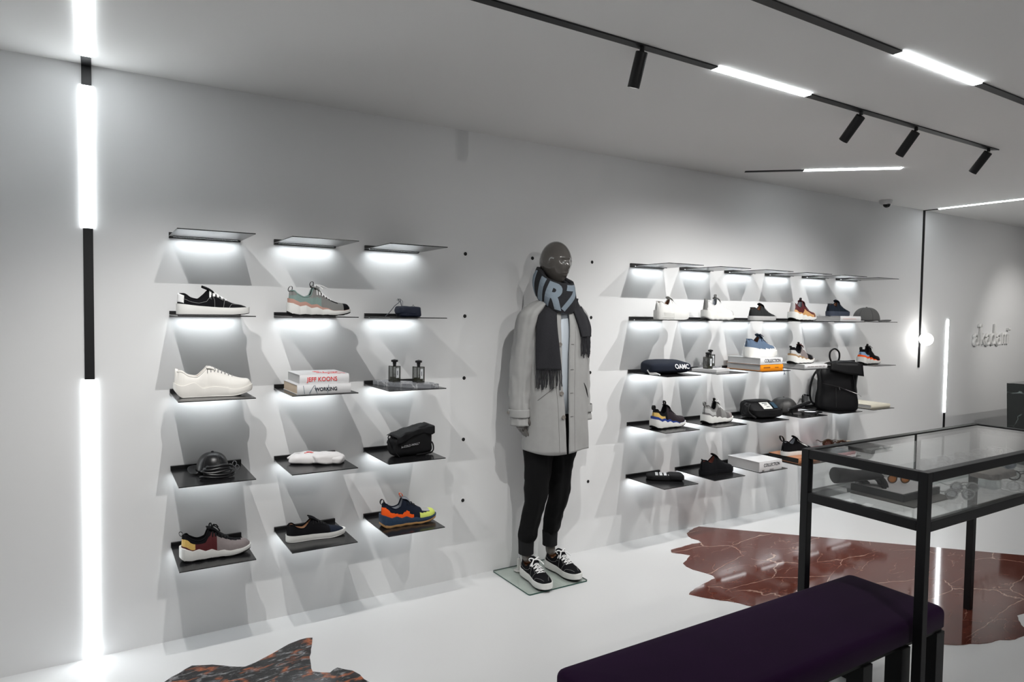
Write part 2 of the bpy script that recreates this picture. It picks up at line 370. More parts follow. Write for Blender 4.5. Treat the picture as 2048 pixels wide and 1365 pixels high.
LEFT = {
 (0,0):'empty top shelf at the upper left of the left shelf group', (1,0):'empty top shelf in the middle of the left shelf group', (2,0):'empty top shelf at the right of the left shelf group',
 (0,1):'black wall shelf under the black sneaker with thick white sole', (1,1):'black wall shelf under the green and pink runner', (2,1):'black wall shelf under the folded navy pouch',
 (0,2):'black wall shelf under the all white chunky sneaker', (1,2):'black wall shelf under the two stacked white art books', (2,2):'black wall shelf under the grey marble slab and two perfume bottles',
 (0,3):'black wall shelf under the black leather cap', (1,3):'black wall shelf under the crumpled white socks', (2,3):'black wall shelf under the black crossbody bag with white lettering',
 (0,4):'lowest left shelf, under the burgundy and grey runner', (1,4):'lowest shelf under the plain black suede sneaker', (2,4):'lowest shelf under the navy, orange and yellow runner'}
ORD = ['leftmost','second from left','third from left','fourth from left','fifth from left','rightmost']
RIGHT = {(6+i,0):'empty top shelf, %s in the right shelf group' % ORD[i] for i in range(6)}
RIGHT.update({
 (6,1):'black wall shelf under the all white platform sneaker', (7,1):'black wall shelf under the white runner with grey heel', (8,1):'black wall shelf under the black sneaker with light grey sole',
 (9,1):'black wall shelf under the burgundy and tan runner', (10,1):'black wall shelf under the white book that lifts a navy sneaker', (11,1):'black wall shelf under the grey cap',
 (6,2):'black wall shelf under the navy folded beanie', (7,2):'black wall shelf under the white slab with perfume bottles in the right group', (8,2):'black wall shelf under the orange book',
 (9,2):'black wall shelf under the grey book with a tan and white runner', (11,2):'black wall shelf under the blue and orange runner at the right end',
 (6,3):'black wall shelf under the black, gold and blue runner', (7,3):'black wall shelf under the all grey runner', (8,3):'black wall shelf under the black bag with white patch',
 (9,3):'black wall shelf under the dark cap and folded umbrella', (10,3):'black wall shelf under the black leather backpack', (11,3):'black wall shelf under the cream book',
 (6,4):'lowest right group shelf, under the black socks with white stripes', (7,4):'lowest shelf under the all black suede sneaker', (8,4):'lowest shelf under the thick white book lying alone',
 (9,4):'lowest shelf under the black shoe standing on a copper book', (10,4):'lowest shelf seen through the display case, under the brown sunglasses', (11,4):'lowest shelf seen through the display case, under the clear sunglasses'})
for (c,r),lb in list(LEFT.items())+list(RIGHT.items()): shelf(c, r, lb)

# ------------------------------------------------------------------ glass display case
m_frame = mat('black_frame_paint', (0.005,0.005,0.006), 0.42, spec=0.4)
def glassmat():
    m = bpy.data.materials.new('display_glass'); m.use_nodes = True; nt = m.node_tree; L = nt.links.new
    for n in list(nt.nodes): nt.nodes.remove(n)
    o = nt.nodes.new('ShaderNodeOutputMaterial'); mx = nt.nodes.new('ShaderNodeMixShader')
    tr = nt.nodes.new('ShaderNodeBsdfTransparent'); tr.inputs[0].default_value = (0.985,0.992,0.988,1)
    gl = nt.nodes.new('ShaderNodeBsdfGlossy'); gl.inputs[0].default_value = (1,1,1,1); gl.inputs['Roughness'].default_value = 0.01
    fr = nt.nodes.new('ShaderNodeFresnel'); ge = nt.nodes.new('ShaderNodeNewGeometry'); mr = nt.nodes.new('ShaderNodeMapRange'); mr.inputs[3].default_value = 1.5; mr.inputs[4].default_value = 1/1.5
    L(ge.outputs['Backfacing'], mr.inputs[0]); L(mr.outputs[0], fr.inputs[0])
    L(fr.outputs[0], mx.inputs[0]); L(tr.outputs[0], mx.inputs[1]); L(gl.outputs[0], mx.inputs[2]); L(mx.outputs[0], o.inputs[0])
    MATS['display_glass'] = m; return m
m_glass = glassmat()
m_glassedge = mat('glass_edge_green', (0.02,0.07,0.055), 0.15, spec=0.6)
VX0,VX1,VY0,VY1,VT,VB = 2.165,3.595,-2.160,-1.668,0.977,0.765
FT = 0.033
t = thing('display_case', (VX0,VY0,0), 'tall black framed glass display case with eyewear inside', 'display case')
def bxl(x0,x1,y0,y1,z0,z1): b = MB(); b.box(x0-VX0,x1-VX0,y0-VY0,y1-VY0,z0,z1); return b
for (lx,ly) in ((VX0,VY0),(VX1-FT,VY0),(VX0,VY1-FT),(VX1-FT,VY1-FT)):
    bxl(lx,lx+FT,ly,ly+FT,0.0024 if (lx>3 and ly>-2) else 0.0,VT).build('leg', m_frame, t, bevel=0.002)
b = MB()
for (z0,z1) in ((VT-0.036,VT),(VB,VB+0.036)):
    for y in (VY0,VY1-FT): b.box(FT,VX1-FT-VX0,y-VY0+0.0005,y+FT-VY0-0.0005,z0,z1-0.0004)
    for x in (VX0,VX1-FT): b.box(x-VX0+0.0005,x+FT-VX0-0.0005,FT,VY1-FT-VY0,z0,z1-0.0004)
for x in (3.03,):
    b.box(x-VX0-0.006,x-VX0+0.006,VY1-FT-VY0+0.008,VY1-VY0-0.008,VB+0.03,VT-0.03)
b.build('rail_frame', m_frame, t, bevel=0.002)
def gus(ix,iy,sx,sy):   # welded corner fillets under the lower rail
    b = MB(); c=(ix-VX0,iy-VY0)
    for ax in (0,1):
        pr=[(0,0),(0.02,0),(0.012,-0.002),(0.006,-0.006),(0.002,-0.012),(0,-0.02)]
        if ax==0: b.add([(c[0]+sx*p,c[1]-0.01,VB+q) for p,q in pr]+[(c[0]+sx*p,c[1]+0.01,VB+q) for p,q in pr],[tuple(range(6)),tuple(range(11,5,-1))]+[(i,(i+1)%6,6+(i+1)%6,6+i) for i in range(6)])
    b.build('corner_fillet', m_frame, t)
gus(VX0+FT,VY0+0.016,1,1); gus(VX1-FT,VY0+0.016,-1,1)
gl_ = bxl(VX0+0.012,VX1-0.012,VY0+0.012,VY1-0.012,VT-0.010,VT-0.004); gl_.build('glass_top', m_glass, t)
bxl(VX0+0.02,VX1-0.02,VY0+0.02,VY1-0.02,VB+0.030,VB+0.036).build('glass_floor', m_glass, t)
for (a,c,d,e) in ((VX0+0.014,VX0+0.019,VY0+FT,VY1-FT),(VX1-0.019,VX1-0.014,VY0+FT,VY1-FT)): bxl(a,c,d,e,VB+0.037,VT-0.036).build('glass_side', m_glass, t)
for (d,e) in ((VY0+0.014,VY0+0.019),(VY1-0.019,VY1-0.014)): bxl(VX0+FT,VX1-FT,d,e,VB+0.037,VT-0.036).build('glass_side', m_glass, t)
VF = VB+0.0362    # height of the case's glass floor

# ------------------------------------------------------------------ bench
m_velvet = mat('aubergine_velvet', (0.020,0.0045,0.028), 0.9, spec=0.1, sheen=0.06, noise_amt=0.15, noise_scale=8)
BX0,BX1,BY0,BY1 = 0.90,2.440,-2.112,-1.722
t = thing('bench', (BX0,BY0,0), 'long low bench with dark purple velvet cushion on black posts', 'bench')
b = MB(); L_,W_ = BX1-BX0, BY1-BY0; rs=[]
def rr(x0,x1,y0,y1,rad,z,n=6):
    out=[]
    for cx,cy,a0 in ((x1-rad,y1-rad,0),(x0+rad,y1-rad,PI/2),(x0+rad,y0+rad,PI),(x1-rad,y0+rad,1.5*PI)):
        for i in range(n+1): a=a0+i*PI/2/n; out.append((cx+rad*math.cos(a),cy+rad*math.sin(a),z))
    return out
rad=0.028
for d,z in ((0.004,0.352),(0.0,0.356),(0.0,0.405),(0.002,0.414),(0.006,0.421),(0.013,0.4265),(0.022,0.429)):
    rs.append(rr(d,L_-d,d,W_-d,rad-d*0.5,z))
rs += [rr(d,L_-d,d,W_-d,max(0.01,rad-d*0.3),0.429+0.004*k) for k,d in ((0.3,0.05),(0.8,0.1),(1,0.15))]
b.rings(rs); b.build('cushion', m_velvet, t, smooth=50)
b = MB(); b.box(0.012,L_-0.012,0.012,W_-0.012,0.335,0.352); b.build('seat_frame', m_frame, t)
for i in range(7):
    x = L_-0.062-i*0.238
    for y in (0.004, W_-0.064):
        b = MB(); b.box(x,x+0.056,y,y+0.06,0.0,0.336); b.build('leg', m_frame, t, bevel=0.0015)

# ------------------------------------------------------------------ counter at the far right
t = thing('counter', (7.0,-0.44,0), 'black veined marble counter block at the far right edge', 'counter')
b = MB()
b.add([(0.10,0,0),(2.0,0,0),(2.0,-1.5,0),(0.10,-1.5,0),(0,0.0,0.925),(2.0,0.0,0.925),(2.0,-1.6,0.925),(0,-1.6,0.925)],[(0,1,2,3),(7,6,5,4),(4,5,1,0),(5,6,2,1),(6,7,3,2),(7,4,0,3)])
b.build('body', m_green, t, bevel=0.003)
m_paper = mat('white_paper', (0.75,0.75,0.75), 0.6)
b = MB(); b.box(0.0,0.30,0.0,0.21,0,0.006); b.box(0.01,0.29,0.01,0.2,0.006,0.012)
tag(b.build('paper_stack', m_paper, loc=(7.12,-0.88,0.9252), rot=(0,0,0.2)), 'small stack of white papers on the black marble counter', 'paper')

# ------------------------------------------------------------------ shoes
def col(name, c, rough=0.6, **k):
    k.setdefault('spec', .3); return mat(name, c, rough, **k)
W_ = col('sole_white', (0.72,0.72,0.70), 0.45); OW = col('off_white_leather', (0.76,0.74,0.70), 0.5)
BK = col('black_suede', (0.0045,0.0045,0.006), 0.9, spec=.2, noise_amt=0.2, noise_scale=300, bump=0.2)
BKR = col('black_rubber', (0.006,0.006,0.006), 0.6, spec=.3); NV = col('navy_fabric', (0.006,0.010,0.022), 0.8, spec=.25, noise_amt=0.15, noise_scale=300)
LACEW = col('white_lace', (0.78,0.78,0.78), 0.7); LACEK = col('black_lace', (0.005,0.005,0.006), 0.8); LACEG = col('grey_lace', (0.25,0.25,0.25), 0.7)
STITCH = col('pale_stitching', (0.22,0.22,0.22), 0.7)
TAN = col('tan_lining', (0.42,0.24,0.14), 0.6); BRN = col('brown_lining', (0.16,0.065,0.03), 0.6); GRL = col('grey_lining', (0.30,0.32,0.36), 0.7)
SAGE = col('sage_green_mesh', (0.19,0.27,0.25), 0.7, noise_amt=0.12, noise_scale=250); PNK = col('dusty_pink', (0.46,0.27,0.22), 0.6)
GREY = col('grey_mesh', (0.20,0.20,0.195), 0.7, noise_amt=0.1, noise_scale=300); LGR = col('light_grey_suede', (0.40,0.40,0.40), 0.8)
BUR = col('burgundy', (0.075,0.012,0.014), 0.6); GOLD = col('gold_panel', (0.60,0.40,0.12), 0.5, noise_amt=0.25, noise_scale=250)
MAU = col('mauve_grey_suede', (0.22,0.19,0.19), 0.8, noise_amt=0.1, noise_scale=80); ORG = col('bright_orange', (0.90,0.11,0.012), 0.5)
BLUE = col('slate_blue_sole', (0.028,0.052,0.095), 0.6); YEL = col('lime_yellow', (0.62,0.72,0.16), 0.5); GUM = col('gum_rubber', (0.42,0.24,0.10), 0.6)
TANL = col('tan_leather', (0.52,0.29,0.12), 0.5); RBL = col('royal_blue', (0.02,0.045,0.22), 0.5); DGR = col('dark_grey_mesh', (0.12,0.115,0.115), 0.7)
SKY = col('pale_blue_panel', (0.20,0.34,0.52), 0.5); DEN = col('dusty_blue_canvas', (0.10,0.145,0.22), 0.8); NVS = col('navy_sole', (0.04,0.05,0.075), 0.6)

def shoe_w(t, L):
    x = t*L; base = lin([(0,.037),(.15,.037),(.42,.034),(.68,.050),(.85,.047),(1,.042)], t)
    f = 1.0
    if x < .042: f = math.sqrt(max(0,1-((.042-x)/.042)**2.0))
    if x > L-.085: f = (max(0,1-((x-(L-.085))/.085)**2.4))**0.5
    return base*f
def shoe_c(t): return 0.006*math.sin(PI*min(1,max(0,(t-.35)/.65)))
def fac(t, n): # triangle wave 0..1
    u = (t*n) % 1.0; return 1-abs(2*u-1)
def shoe_part(b, L, zb, zt, e, t0=0.0, t1=1.0, n=64, mi=0, mf=None):
    """closed solid between height curves zb(t), zt(t), e(t) wider than the last"""
    rs = []
    for i in range(n+1):
        u = i/n; t = t0+(t1-t0)*(0.5-0.5*math.cos(PI*u)) if t0==0 and t1==1 else t0+(t1-t0)*u
        Lx = L; w = shoe_w(t, L); c = shoe_c(t); ee = e(t)
        x = t*L; 
        if t < .12: x -= ee*(1-t/.12)
        if t > .8: x += ee*(t-.8)/.2
        w = max(0.0004, w + ee*min(1,w/.02)); a, z = zb(t), max(zb(t)+.0006, zt(t)); m = (a+z)/2
        bl = lambda s: [(x,c+s*w*0.96,a),(x,c+s*w,a+(z-a)*0.25),(x,c+s*w,a+(z-a)*0.7),(x,c+s*w*0.97,z)]
        R = bl(-1); Lf = bl(1); rs.append(R + list(reversed(Lf)))
    b.rings(rs, True, True, True, mi=mi, mf=mf)
def make_shoe(o):
    """o: dict of options; returns root. Heel at x=0, toe at x=L, sole bottom at z=0."""
    L = o.get('L', .295); root = thing('sneaker', (0,0,0), o['label'], 'shoe') if not o.get('parent') else None
    if root is None:
        root = bpy.data.objects.new('sneaker', None); COL.objects.link(root); root.parent = o['parent']
    toe = o.get('toe', .016)       # toe spring
    th = o.get('th', [(0,.032),(1,.028)])   # sole top profile
    spring = lambda t: toe*max(0,(t-.72)/.28)**1.7 + o.get('heelup',0)*max(0,(.1-t)/.1)**1.5
    wav = o.get('wave', 0); nw = o.get('nwave', 9)
    zt = lambda t: interp(th, t) + spring(t)*0.55 + wav*fac(t+.03, nw)*lin([(0,.8),(.1,1),(.5,1),(.68,.25),(1,.1)],t)
    chunky = wav > 0
    eout = o.get('flare', .004)
    e_s = (lambda t: eout + .005*fac(t+.03, nw)*lin([(0,1),(.5,1),(.7,.2),(1,.1)],t) + .002*max(0,1-t/.2)) if chunky else (lambda t: eout)
    zb = lambda t: spring(t) + (o.get('zout',0.004))
    # sole
    b = MB(); shoe_part(b, L, zb, zt, e_s, n=72 if not chunky else 90); 
    sole = b.build('sole', o['sole'], root, smooth=28 if chunky else 40)
    b = MB(); shoe_part(b, L, lambda t: spring(t)+ (0.0035*fac(t+.05, nw) if chunky and .08<t<.9 else 0), lambda t: zb(t)+ (.003+.007*fac(t+.03,nw)*(t<.6) if chunky else .001) , lambda t: e_s(t)-.0012, n=80)
    b.build('outsole', o.get('outsole', BKR), root, smooth=28)
    if o.get('ribs'):
        b = MB()
        for i in range(60):
            t = i/60*.97+.01; w = shoe_w(t,L)+eout+.0003; c = shoe_c(t)
            if t<.45 or o['ribs']>1: 
                for s in (-1,1): b.tube([(t*L,c+s*w,zb(t)+.003),(t*L,c+s*w,zt(t)-.012)], .0011, 5)
        b.build('sole_ribs', o['sole'], root, smooth=50)
    if o.get('band'):     # coloured wedge between sole and upper: (material, profile of extra height)
        bm_, pr = o['band']
        b = MB(); shoe_part(b, L, lambda t: zt(t)-.006, lambda t: zt(t)+max(.0008,lin(pr,t)) , lambda t: eout*0.5+.0015 - .003*(lin(pr,t)<.002), n=80)
        b.build('midsole_band', bm_, root, smooth=35)
    bandh = (lambda t: max(0,lin(o['band'][1],t))) if o.get('band') else (lambda t: 0)
    # upper
    Hc = o.get('top', [(0,.098),(.05,.100),(.10,.099),(.40,.118),(.47,.112),(.62,.084),(.76,.062),(.88,.052),(.95,.044),(1,.030)])
    Rm = o.get('rim', [(.02,.098),(.08,.098),(.18,.080),(.27,.075),(.36,.095),(.42,.116)])
    dz = o.get('dz', 0.0)
    ta, tb = o.get('open', (.035,.42)); NU, NV = 84, 15
    z0 = lambda t: zt(t) - .004
    def wr(t):
        if t<=ta or t>=tb: return 0.0
        u = (t-ta)/(tb-ta); return o.get('wr',.027)*(max(0,1-(2*u-1)**2))**0.42 * (1 if u<.5 else 1-.12*(2*u-1))
    def section(t, s):
        w = max(0.0003, shoe_w(t, L)-.001); c = shoe_c(t); r = min(wr(t), w*.85); zz0 = z0(t)
        top = (interp(Rm,t) if ta<t<tb else interp(Hc,t)) + dz + spring(t)*.5
        top = max(top, zz0+.002); pts=[]
        closed = not (ta<t<tb)
        for j in range(NV+1):
            a = j/NV*PI/2
            if closed and t > tb: 
                k = 1.15 if t<.7 else 0.85; y = w*max(0,math.cos(a))**k; z = zz0+(top-zz0)*math.sin(a)**(.85)
            else: 
                y = r+(w-r)*max(0,math.cos(a))**1.0*(1) ; z = zz0+(top-zz0)*(0.35*math.sin(a)+0.65*(j/NV))
            pts.append((t*L + (o.get('lean',.004)*(z-zz0)/.07 if t<.12 else 0), c+s*y, z))
        return pts
    pm = o['mats']; pf = o.get('panel', lambda t,v,z: 0)
    b = MB(); ts = [0.0005+(.999)*(0.5-0.5*math.cos(PI*i/NU))**1.0 for i in range(NU+1)]
    for s in (-1,1):
        rs = [section(t,s) for t in ts]
        b.rings(rs, closed=False, mf=lambda i,j: pf((ts[i]+ts[i+1])/2, (j+.5)/NV, (rs[i][j][2]+rs[i+1][j+1][2])/2))
    upper = b.build('upper', pm, root, smooth=50)
    # lining
    b = MB(); rs=[]
    tl = [ta+(tb-ta)*(i/20) for i in range(21)]; fl = interp(th,.3)+.012
    for t in tl:
        r = max(.0008,wr(t)); c = shoe_c(t); top = interp(Rm,t)+dz
        row=[]
        for k in range(-6,7):
            a = abs(k)/6; y = r*(a**.5)*(1 if k>=0 else -1); z = top-(top-fl)*(1-a**4)
            row.append((t*L,c+y,z))
        rs.append(row)
    b.rings(rs, closed=False); b.build('lining', o.get('lining',TAN), root, smooth=60)
    # padded collar
    b = MB(); loop=[]
    for i in range(0,41):
        u=i/40; t=ta+(tb-ta)*u; loop.append((t*L, shoe_c(t)-wr(t), interp(Rm,t)+dz))
    for i in range(39,-1,-1):
        u=i/40; t=ta+(tb-ta)*u; loop.append((t*L, shoe_c(t)+wr(t), interp(Rm,t)+dz))
    b.tube(loop, o.get('collar_r',.0032), 7, caps=False); b.build('collar', o.get('collar', pm[0]), root, smooth=60)
    # tongue
    tg = o.get('tongue', (.36,.016,.10,.010)); tm = o.get('tongue_mat', pm[0])
    b = MB(); rs=[]; tt = tg[0]
    for i in range(9):
        u=i/8; x=(tb+.10-(tb+.10-tt)*u)*L; t=x/L
        z = (interp(Hc,max(t,tb))+dz-.002)*(1-u)+ (interp(Rm,tb)+dz+tg[1])*u if u>0 else interp(Hc,t)+dz-.004
        wd = .019+.004*math.sin(u*PI/1.3); row=[]
        if u>.9: wd*=.8
        for k in range(-4,5): row.append((x - .004*abs(k)/4*0, shoe_c(t)+wd*k/4, z-.007*(k/4)**2))
        rs.append(row)
    b.rings(rs, closed=False); b.build('tongue', tm, root, smooth=60, solid=.004)
    # laces
    lm = o.get('laces', LACEW)
    if lm:
        b = MB(); n = o.get('nlace',6); t0,t1 = o.get('lspan',(tb+.02,tb+.25)); r=o.get('lr',.0026)
        def LP(t,y): 
            w=shoe_w(t,L); z = interp(Hc,t)+dz+spring(t)*.5; k=min(.98,abs(y)/w)
            return (t*L, shoe_c(t)+y, z0(t)+(z-z0(t))*math.sin(math.acos(min(1,k**(1/1.15))))**.85+.0030)
        for i in range(n):
            t=t0+(t1-t0)*i/(n-1); y0=o.get('ly',.028)-.005*i/n
            b.tube([LP(t+.006*math.cos(k*PI/6),y0*k/6) for k in range(-6,7)], r, 6, flat=.6)
            if i<n-1 and o.get('cross',True):
                dt=(t1-t0)/(n-1)
                for s in (-1,1): b.tube([LP(t+dt*k/6, s*(y0-2*y0*k/6*.93)) for k in range(7)], r*.9, 6, flat=.6)
        if o.get('bow',0):
            p = Vector(LP(t0-.01,0))+Vector((0,0,.004)); B=o['bow']
            for s in (-1,1):
                pts=[]
                for k in range(13):
                    a=k/12*2*PI; pts.append(p+Vector((-.2*B*math.sin(a/2)**2+.25*B*math.sin(a)*.3, s*(B*.9*math.sin(a/2)), .25*B*math.sin(a)+.1*B*math.sin(a/2))))
                b.tube(pts, r, 6)
                b.tube([p, p+Vector((.35*B,s*.35*B,.15*B)), p+Vector((.8*B,s*.8*B,-.1*B)), p+Vector((1.1*B,s*1.15*B,-.55*B))], r, 6)
            if o.get('longlace'): b.tube([p, p+Vector((.3*B,-.3*B,.35*B)), p+Vector((1.1*B,-.5*B,.15*B)), p+Vector((2.1*B,-.4*B,-.25*B))], r, 6)
            b.add([],[])
        b.build('laces', lm, root, smooth=60)
    # pull loops at heel and tongue
    for (t,h,wd,mt,tilt) in o.get('loops',[]):
        b = MB(); x=t*L; z=(interp(Rm,max(t,ta))+dz if t<.3 else interp(Rm,tb)+dz+tg[1])-.004
        pts=[(x+h*.35*math.sin(a)+tilt*h*(1-math.cos(a))*.5, 0, z+h*.5*(1-math.cos(a))) for a in [i*2*PI/14 for i in range(15)]]
        rs=[[(p[0],-wd,p[2]),(p[0],wd,p[2])] for p in pts]
        b.rings(rs, closed=False); b.build('pull_loop', mt, root, smooth=60, solid=.0018)
    # heel tab
    if o.get('heeltab'):
        mt, za, zb_, wd = o['heeltab']; b=MB(); rs=[]
        for i in range(7):
            z=za+(zb_-za)*i/6; row=[]
            for k in range(-5,6):
                a=k/5*wd; t=.0005+.12*(abs(a))**2; w=shoe_w(t,L)-.001
                row.append((t*L-.0012+ o.get('lean',.004)*(z-.03)/.07, (1 if k>0 else -1)*w*1.0*(1-.25*max(0,(z-.06)/.05)) if k else 0, z-.016*abs(a)**1.5*(z>.06)))
            rs.append(row)
        b.rings(rs, closed=False); b.build('heel_tab', mt, root, smooth=60, solid=.0022)
    if o.get('seams'):     # lines of stitching over the upper: lists of (t, v) points
        b = MB()
        def SP_(t,v,s):
            P=section(t,s); f_=v*NV; i=min(NV-1,int(f_)); a=f_-i; p=Vector(P[i]).lerp(Vector(P[i+1]),a); return p+Vector((0,s*.0008,.0006))
        for ln in o['seams']:
            for s in (-1,1):
                pts=[]
                for q in range(len(ln)-1):
                    for k in range(6): pts.append(SP_(ln[q][0]+(ln[q+1][0]-ln[q][0])*k/6, ln[q][1]+(ln[q+1][1]-ln[q][1])*k/6, s))
                pts.append(SP_(ln[-1][0],ln[-1][1],s)); b.tube(pts,.0010,4)
        b.build('stitching', o.get('seam_mat',STITCH), root, smooth=60)
    return root
def put(root, x, y, z, rz=0, s=1.0, L=.295):
    """place by shoe centre"""
    root.rotation_euler=(0,0,rz); root.scale=(s,s,s*(1.07 if x>2 else 1.0))
    root.location=(x-math.cos(rz)*L/2*s, y-math.sin(rz)*L/2*s, z); return root

SHARD = [[(.06,.45),(.25,.42),(.46,.30)],[(.42,.95),(.46,.60),(.50,.30),(.50,.02)],[(.62,.98),(.64,.55),(.62,.04)],[(.47,.62),(.62,.50)],[(.70,.05),(.74,.45),(.82,.70),(.90,.80)]]
def low(label, **k):
    o = dict(label=label, sole=W_, mats=[BK], th=[(0,.040),(.3,.032),(1,.030)], wave=0, dz=-.012, laces=LACEW)
    o.update(k); return make_shoe(o)
def runner(label, **k):
    o = dict(label=label, sole=W_, th=[(0,.052),(.2,.044),(.5,.032),(.75,.026),(1,.024)], wave=.009, nwave=5.5, heelup=.018, toe=.020, dz=.010, flare=.005, zout=.006,
             rim=[(.02,.108),(.07,.110),(.12,.096),(.24,.080),(.33,.088),(.39,.125),(.42,.128)],
             top=[(0,.104),(.05,.108),(.40,.128),(.47,.118),(.60,.086),(.74,.062),(.86,.052),(.94,.045),(1,.026)], tongue=(.355,.008,0,0))
    o.update(k); return make_shoe(o)
FZ = .0005
# left group
put(low('black canvas sneaker with white stitching, white laces and thick white sole on upper left shelf', th=[(0,.050),(.3,.040),(.7,.034),(1,.034)], zout=.003, toe=.010, seams=SHARD, nlace=5,
        tongue=(.335,.020,0,0), tongue_mat=BK, heeltab=(LACEW,.056,.096,.80), outsole=BKR, bow=0, lr=.0040, ly=.030, dz=-.006), .157,-.19,ZS[1]+FZ, 0, .97)
PV = lambda t,v,z: (3 if t>.86 and v>.0 else (2 if (.50<t<.78 and v>.62) else (1 if t>.50 or (t>.30 and z>.088) or (t<.1 and z>.098) else 0)))
put(runner('runner in sage green, pink and grey with black toe and white laces', mats=[SAGE,GREY,BK,BK], panel=PV, band=(PNK,[(0,.020),(.2,.018),(.45,.014),(.6,.005),(.68,0),(1,0)]), lining=BK,
        bow=.026, longlace=True, loops=[(.015,.026,.004,BKR,.3),(.36,.024,.004,BKR,.2)], tongue_mat=GREY), .617,-.19,ZS[1]+FZ, 0, .97)
put(low('all off-white chunky sneaker with grey laces and ridged rubber sidewall', sole=OW, outsole=OW, mats=[OW], th=[(0,.044),(.12,.050),(.24,.060),(.36,.036),(.50,.042),(.64,.036),(.8,.028),(1,.034)], laces=LACEG, lr=.0022, ly=.026, nlace=8, cross=False,
        lining=TAN, dz=.008, toe=.022, heelup=.034, flare=.004, lspan=(.42,.74), top=[(0,.094),(.05,.100),(.40,.118),(.47,.113),(.62,.092),(.76,.072),(.88,.058),(.95,.052),(1,.030)], tongue=(.40,.0,0,0)), .152,-.215,ZS[2]+FZ, -.04, 1.04)
PB = lambda t,v,z: (1 if t<.19 and .12<v<.60 else 2 if (t>.86 or (t>.50 and v<.50+(t-.5)*.9)) else 3 if (t<.50 and v<.62) else 0)
put(runner('burgundy and mauve grey runner with gold heel panel and black laces, lowest left shelf', mats=[BK,GOLD,MAU,BUR], panel=PB, lining=BK, laces=LACEK, lr=.003, bow=.030, th=[(0,.056),(.2,.048),(.5,.034),(.75,.028),(1,.026)],
        loops=[(.01,.022,.003,BKR,-.3)], tongue_mat=BK, seam_mat=BK), .157,-.235,ZS[4]+FZ, -.02, .93)
put(low('plain black suede sneaker with white sole and tan lining, lowest middle shelf', mats=[BK,NV], panel=lambda t,v,z: 1 if t>.72 else 0, th=[(0,.034),(.6,.029),(.85,.029),(1,.027)], laces=LACEK, lr=.0018, nlace=6, lining=TAN, dz=-.012, toe=.010, flare=.003,
        outsole=W_), .598,-.205,ZS[4]+FZ, -.05, .92)
PN = lambda t,v,z: (1 if t<.56 and v<.62-.95*t else 2 if t>.86 or (t>.66 and v<.30+(t-.66)*1.0) else 3 if (t>.72 and v>.55) else 0)
put(runner('navy runner with orange side stripe, lime yellow toe and gum sole', mats=[NV,ORG,YEL,LGR], panel=PN, sole=BLUE, outsole=GUM, zout=.012, laces=LACEK, lr=.0018, nlace=4, lspan=(.45,.60), cross=False, lining=GRL, th=[(0,.056),(.2,.048),(.5,.036),(.75,.030),(1,.026)],
        loops=[(.015,.028,.007,BKR,.0),(.37,.022,.005,ORG,-.4)], tongue_mat=GRL), 1.063,-.215,ZS[4]+FZ, -.02, .98)
# right group
put(low('all white platform sneaker with ribbed sole, upper row at left of right group', mats=[W_], sole=W_, outsole=W_, th=[(0,.058),(.4,.050),(1,.042)], ribs=1, lining=BRN, laces=LACEW, lr=.0012, cross=False, dz=.014, toe=.012, flare=.006, wr=.030), 2.885,-.20,ZS[1]+FZ, .05, .96)
put(runner('white runner with tall grey heel loop and grey toe cap', mats=[col('white_mesh',(0.62,0.62,0.62),.7),LGR], panel=lambda t,v,z: 1 if t>.87 else 0, lining=GRL, laces=LACEW, lr=.0016, outsole=LGR, cross=False,
        heeltab=(GREY,.050,.135,.55), loops=[(.37,.022,.006,GREY,.0)], tongue_mat=GREY), 3.325,-.20,ZS[1]+FZ, .05, .99)
put(low('black suede sneaker with light grey sole, upper row of right group', mats=[col('charcoal_suede',(0.016,0.017,0.018),.85,noise_amt=.2,noise_scale=200)], sole=LGR, outsole=LGR, th=[(0,.032),(1,.030)], lining=BRN, laces=LACEK, lr=.0012, cross=False, dz=-.008, toe=.008), 3.780,-.20,ZS[1]+FZ, .05, .93)
PW = lambda t,v,z: 1 if (t>.87 or (t<.8 and v<.26)) else 0
put(runner('burgundy runner with tan wedge and tan toe, white heel strap', mats=[BUR,TANL], panel=PW, lining=GRL, laces=LACEK, lr=.0016, heeltab=(LGR,.050,.135,.6), loops=[(.37,.020,.006,BKR,.2)], tongue_mat=BUR), 4.230,-.21,ZS[1]+FZ, .05, .99)
put(low('navy suede sneaker with navy sole standing on a white book', mats=[col('navy_suede',(0.006,0.011,0.020),.85)], sole=NVS, outsole=NVS, th=[(0,.038),(1,.036)], lining=BRN, laces=LACEK, lr=.0012, cross=False, dz=-.004, toe=.006), 4.700,-.19,ZS[1]+.0405, .05, .93)
put(low('dusty blue canvas sneaker with high white sole, standing on a thick white book', mats=[DEN,W_], panel=lambda t,v,z: 1 if (t>.86 or z<.052) else 0, sole=W_, outsole=W_, th=[(0,.066),(.25,.055),(.5,.040),(1,.034)], lining=BRN, laces=NV, lr=.002, nlace=4, bow=.02, dz=.016, toe=.016, flare=.006), 3.765,-.205,ZS[2]+.0905, .0, 1.04)
put(runner('runner in white, brown and charcoal standing on a thin grey book', mats=[BK,col('white_panel',(0.5,0.5,0.5),.6),MAU,DGR], panel=lambda t,v,z: 3 if t>.82 else (1 if t<.30 and v<.62 else (2 if .30<t<.62 and v<.75 else 0)), band=(col('ochre_band',(0.33,0.21,0.11),.6),[(0,.014),(.4,.012),(.62,.004),(.7,0),(1,0)]),
        lining=BK, laces=LACEW, lr=.0018, bow=.02, loops=[(.015,.018,.007,BKR,-.5),(.37,.016,.006,BKR,-.5)], tongue_mat=BUR, L=.295), 4.220,-.215,ZS[2]+.0305, .06, .95)
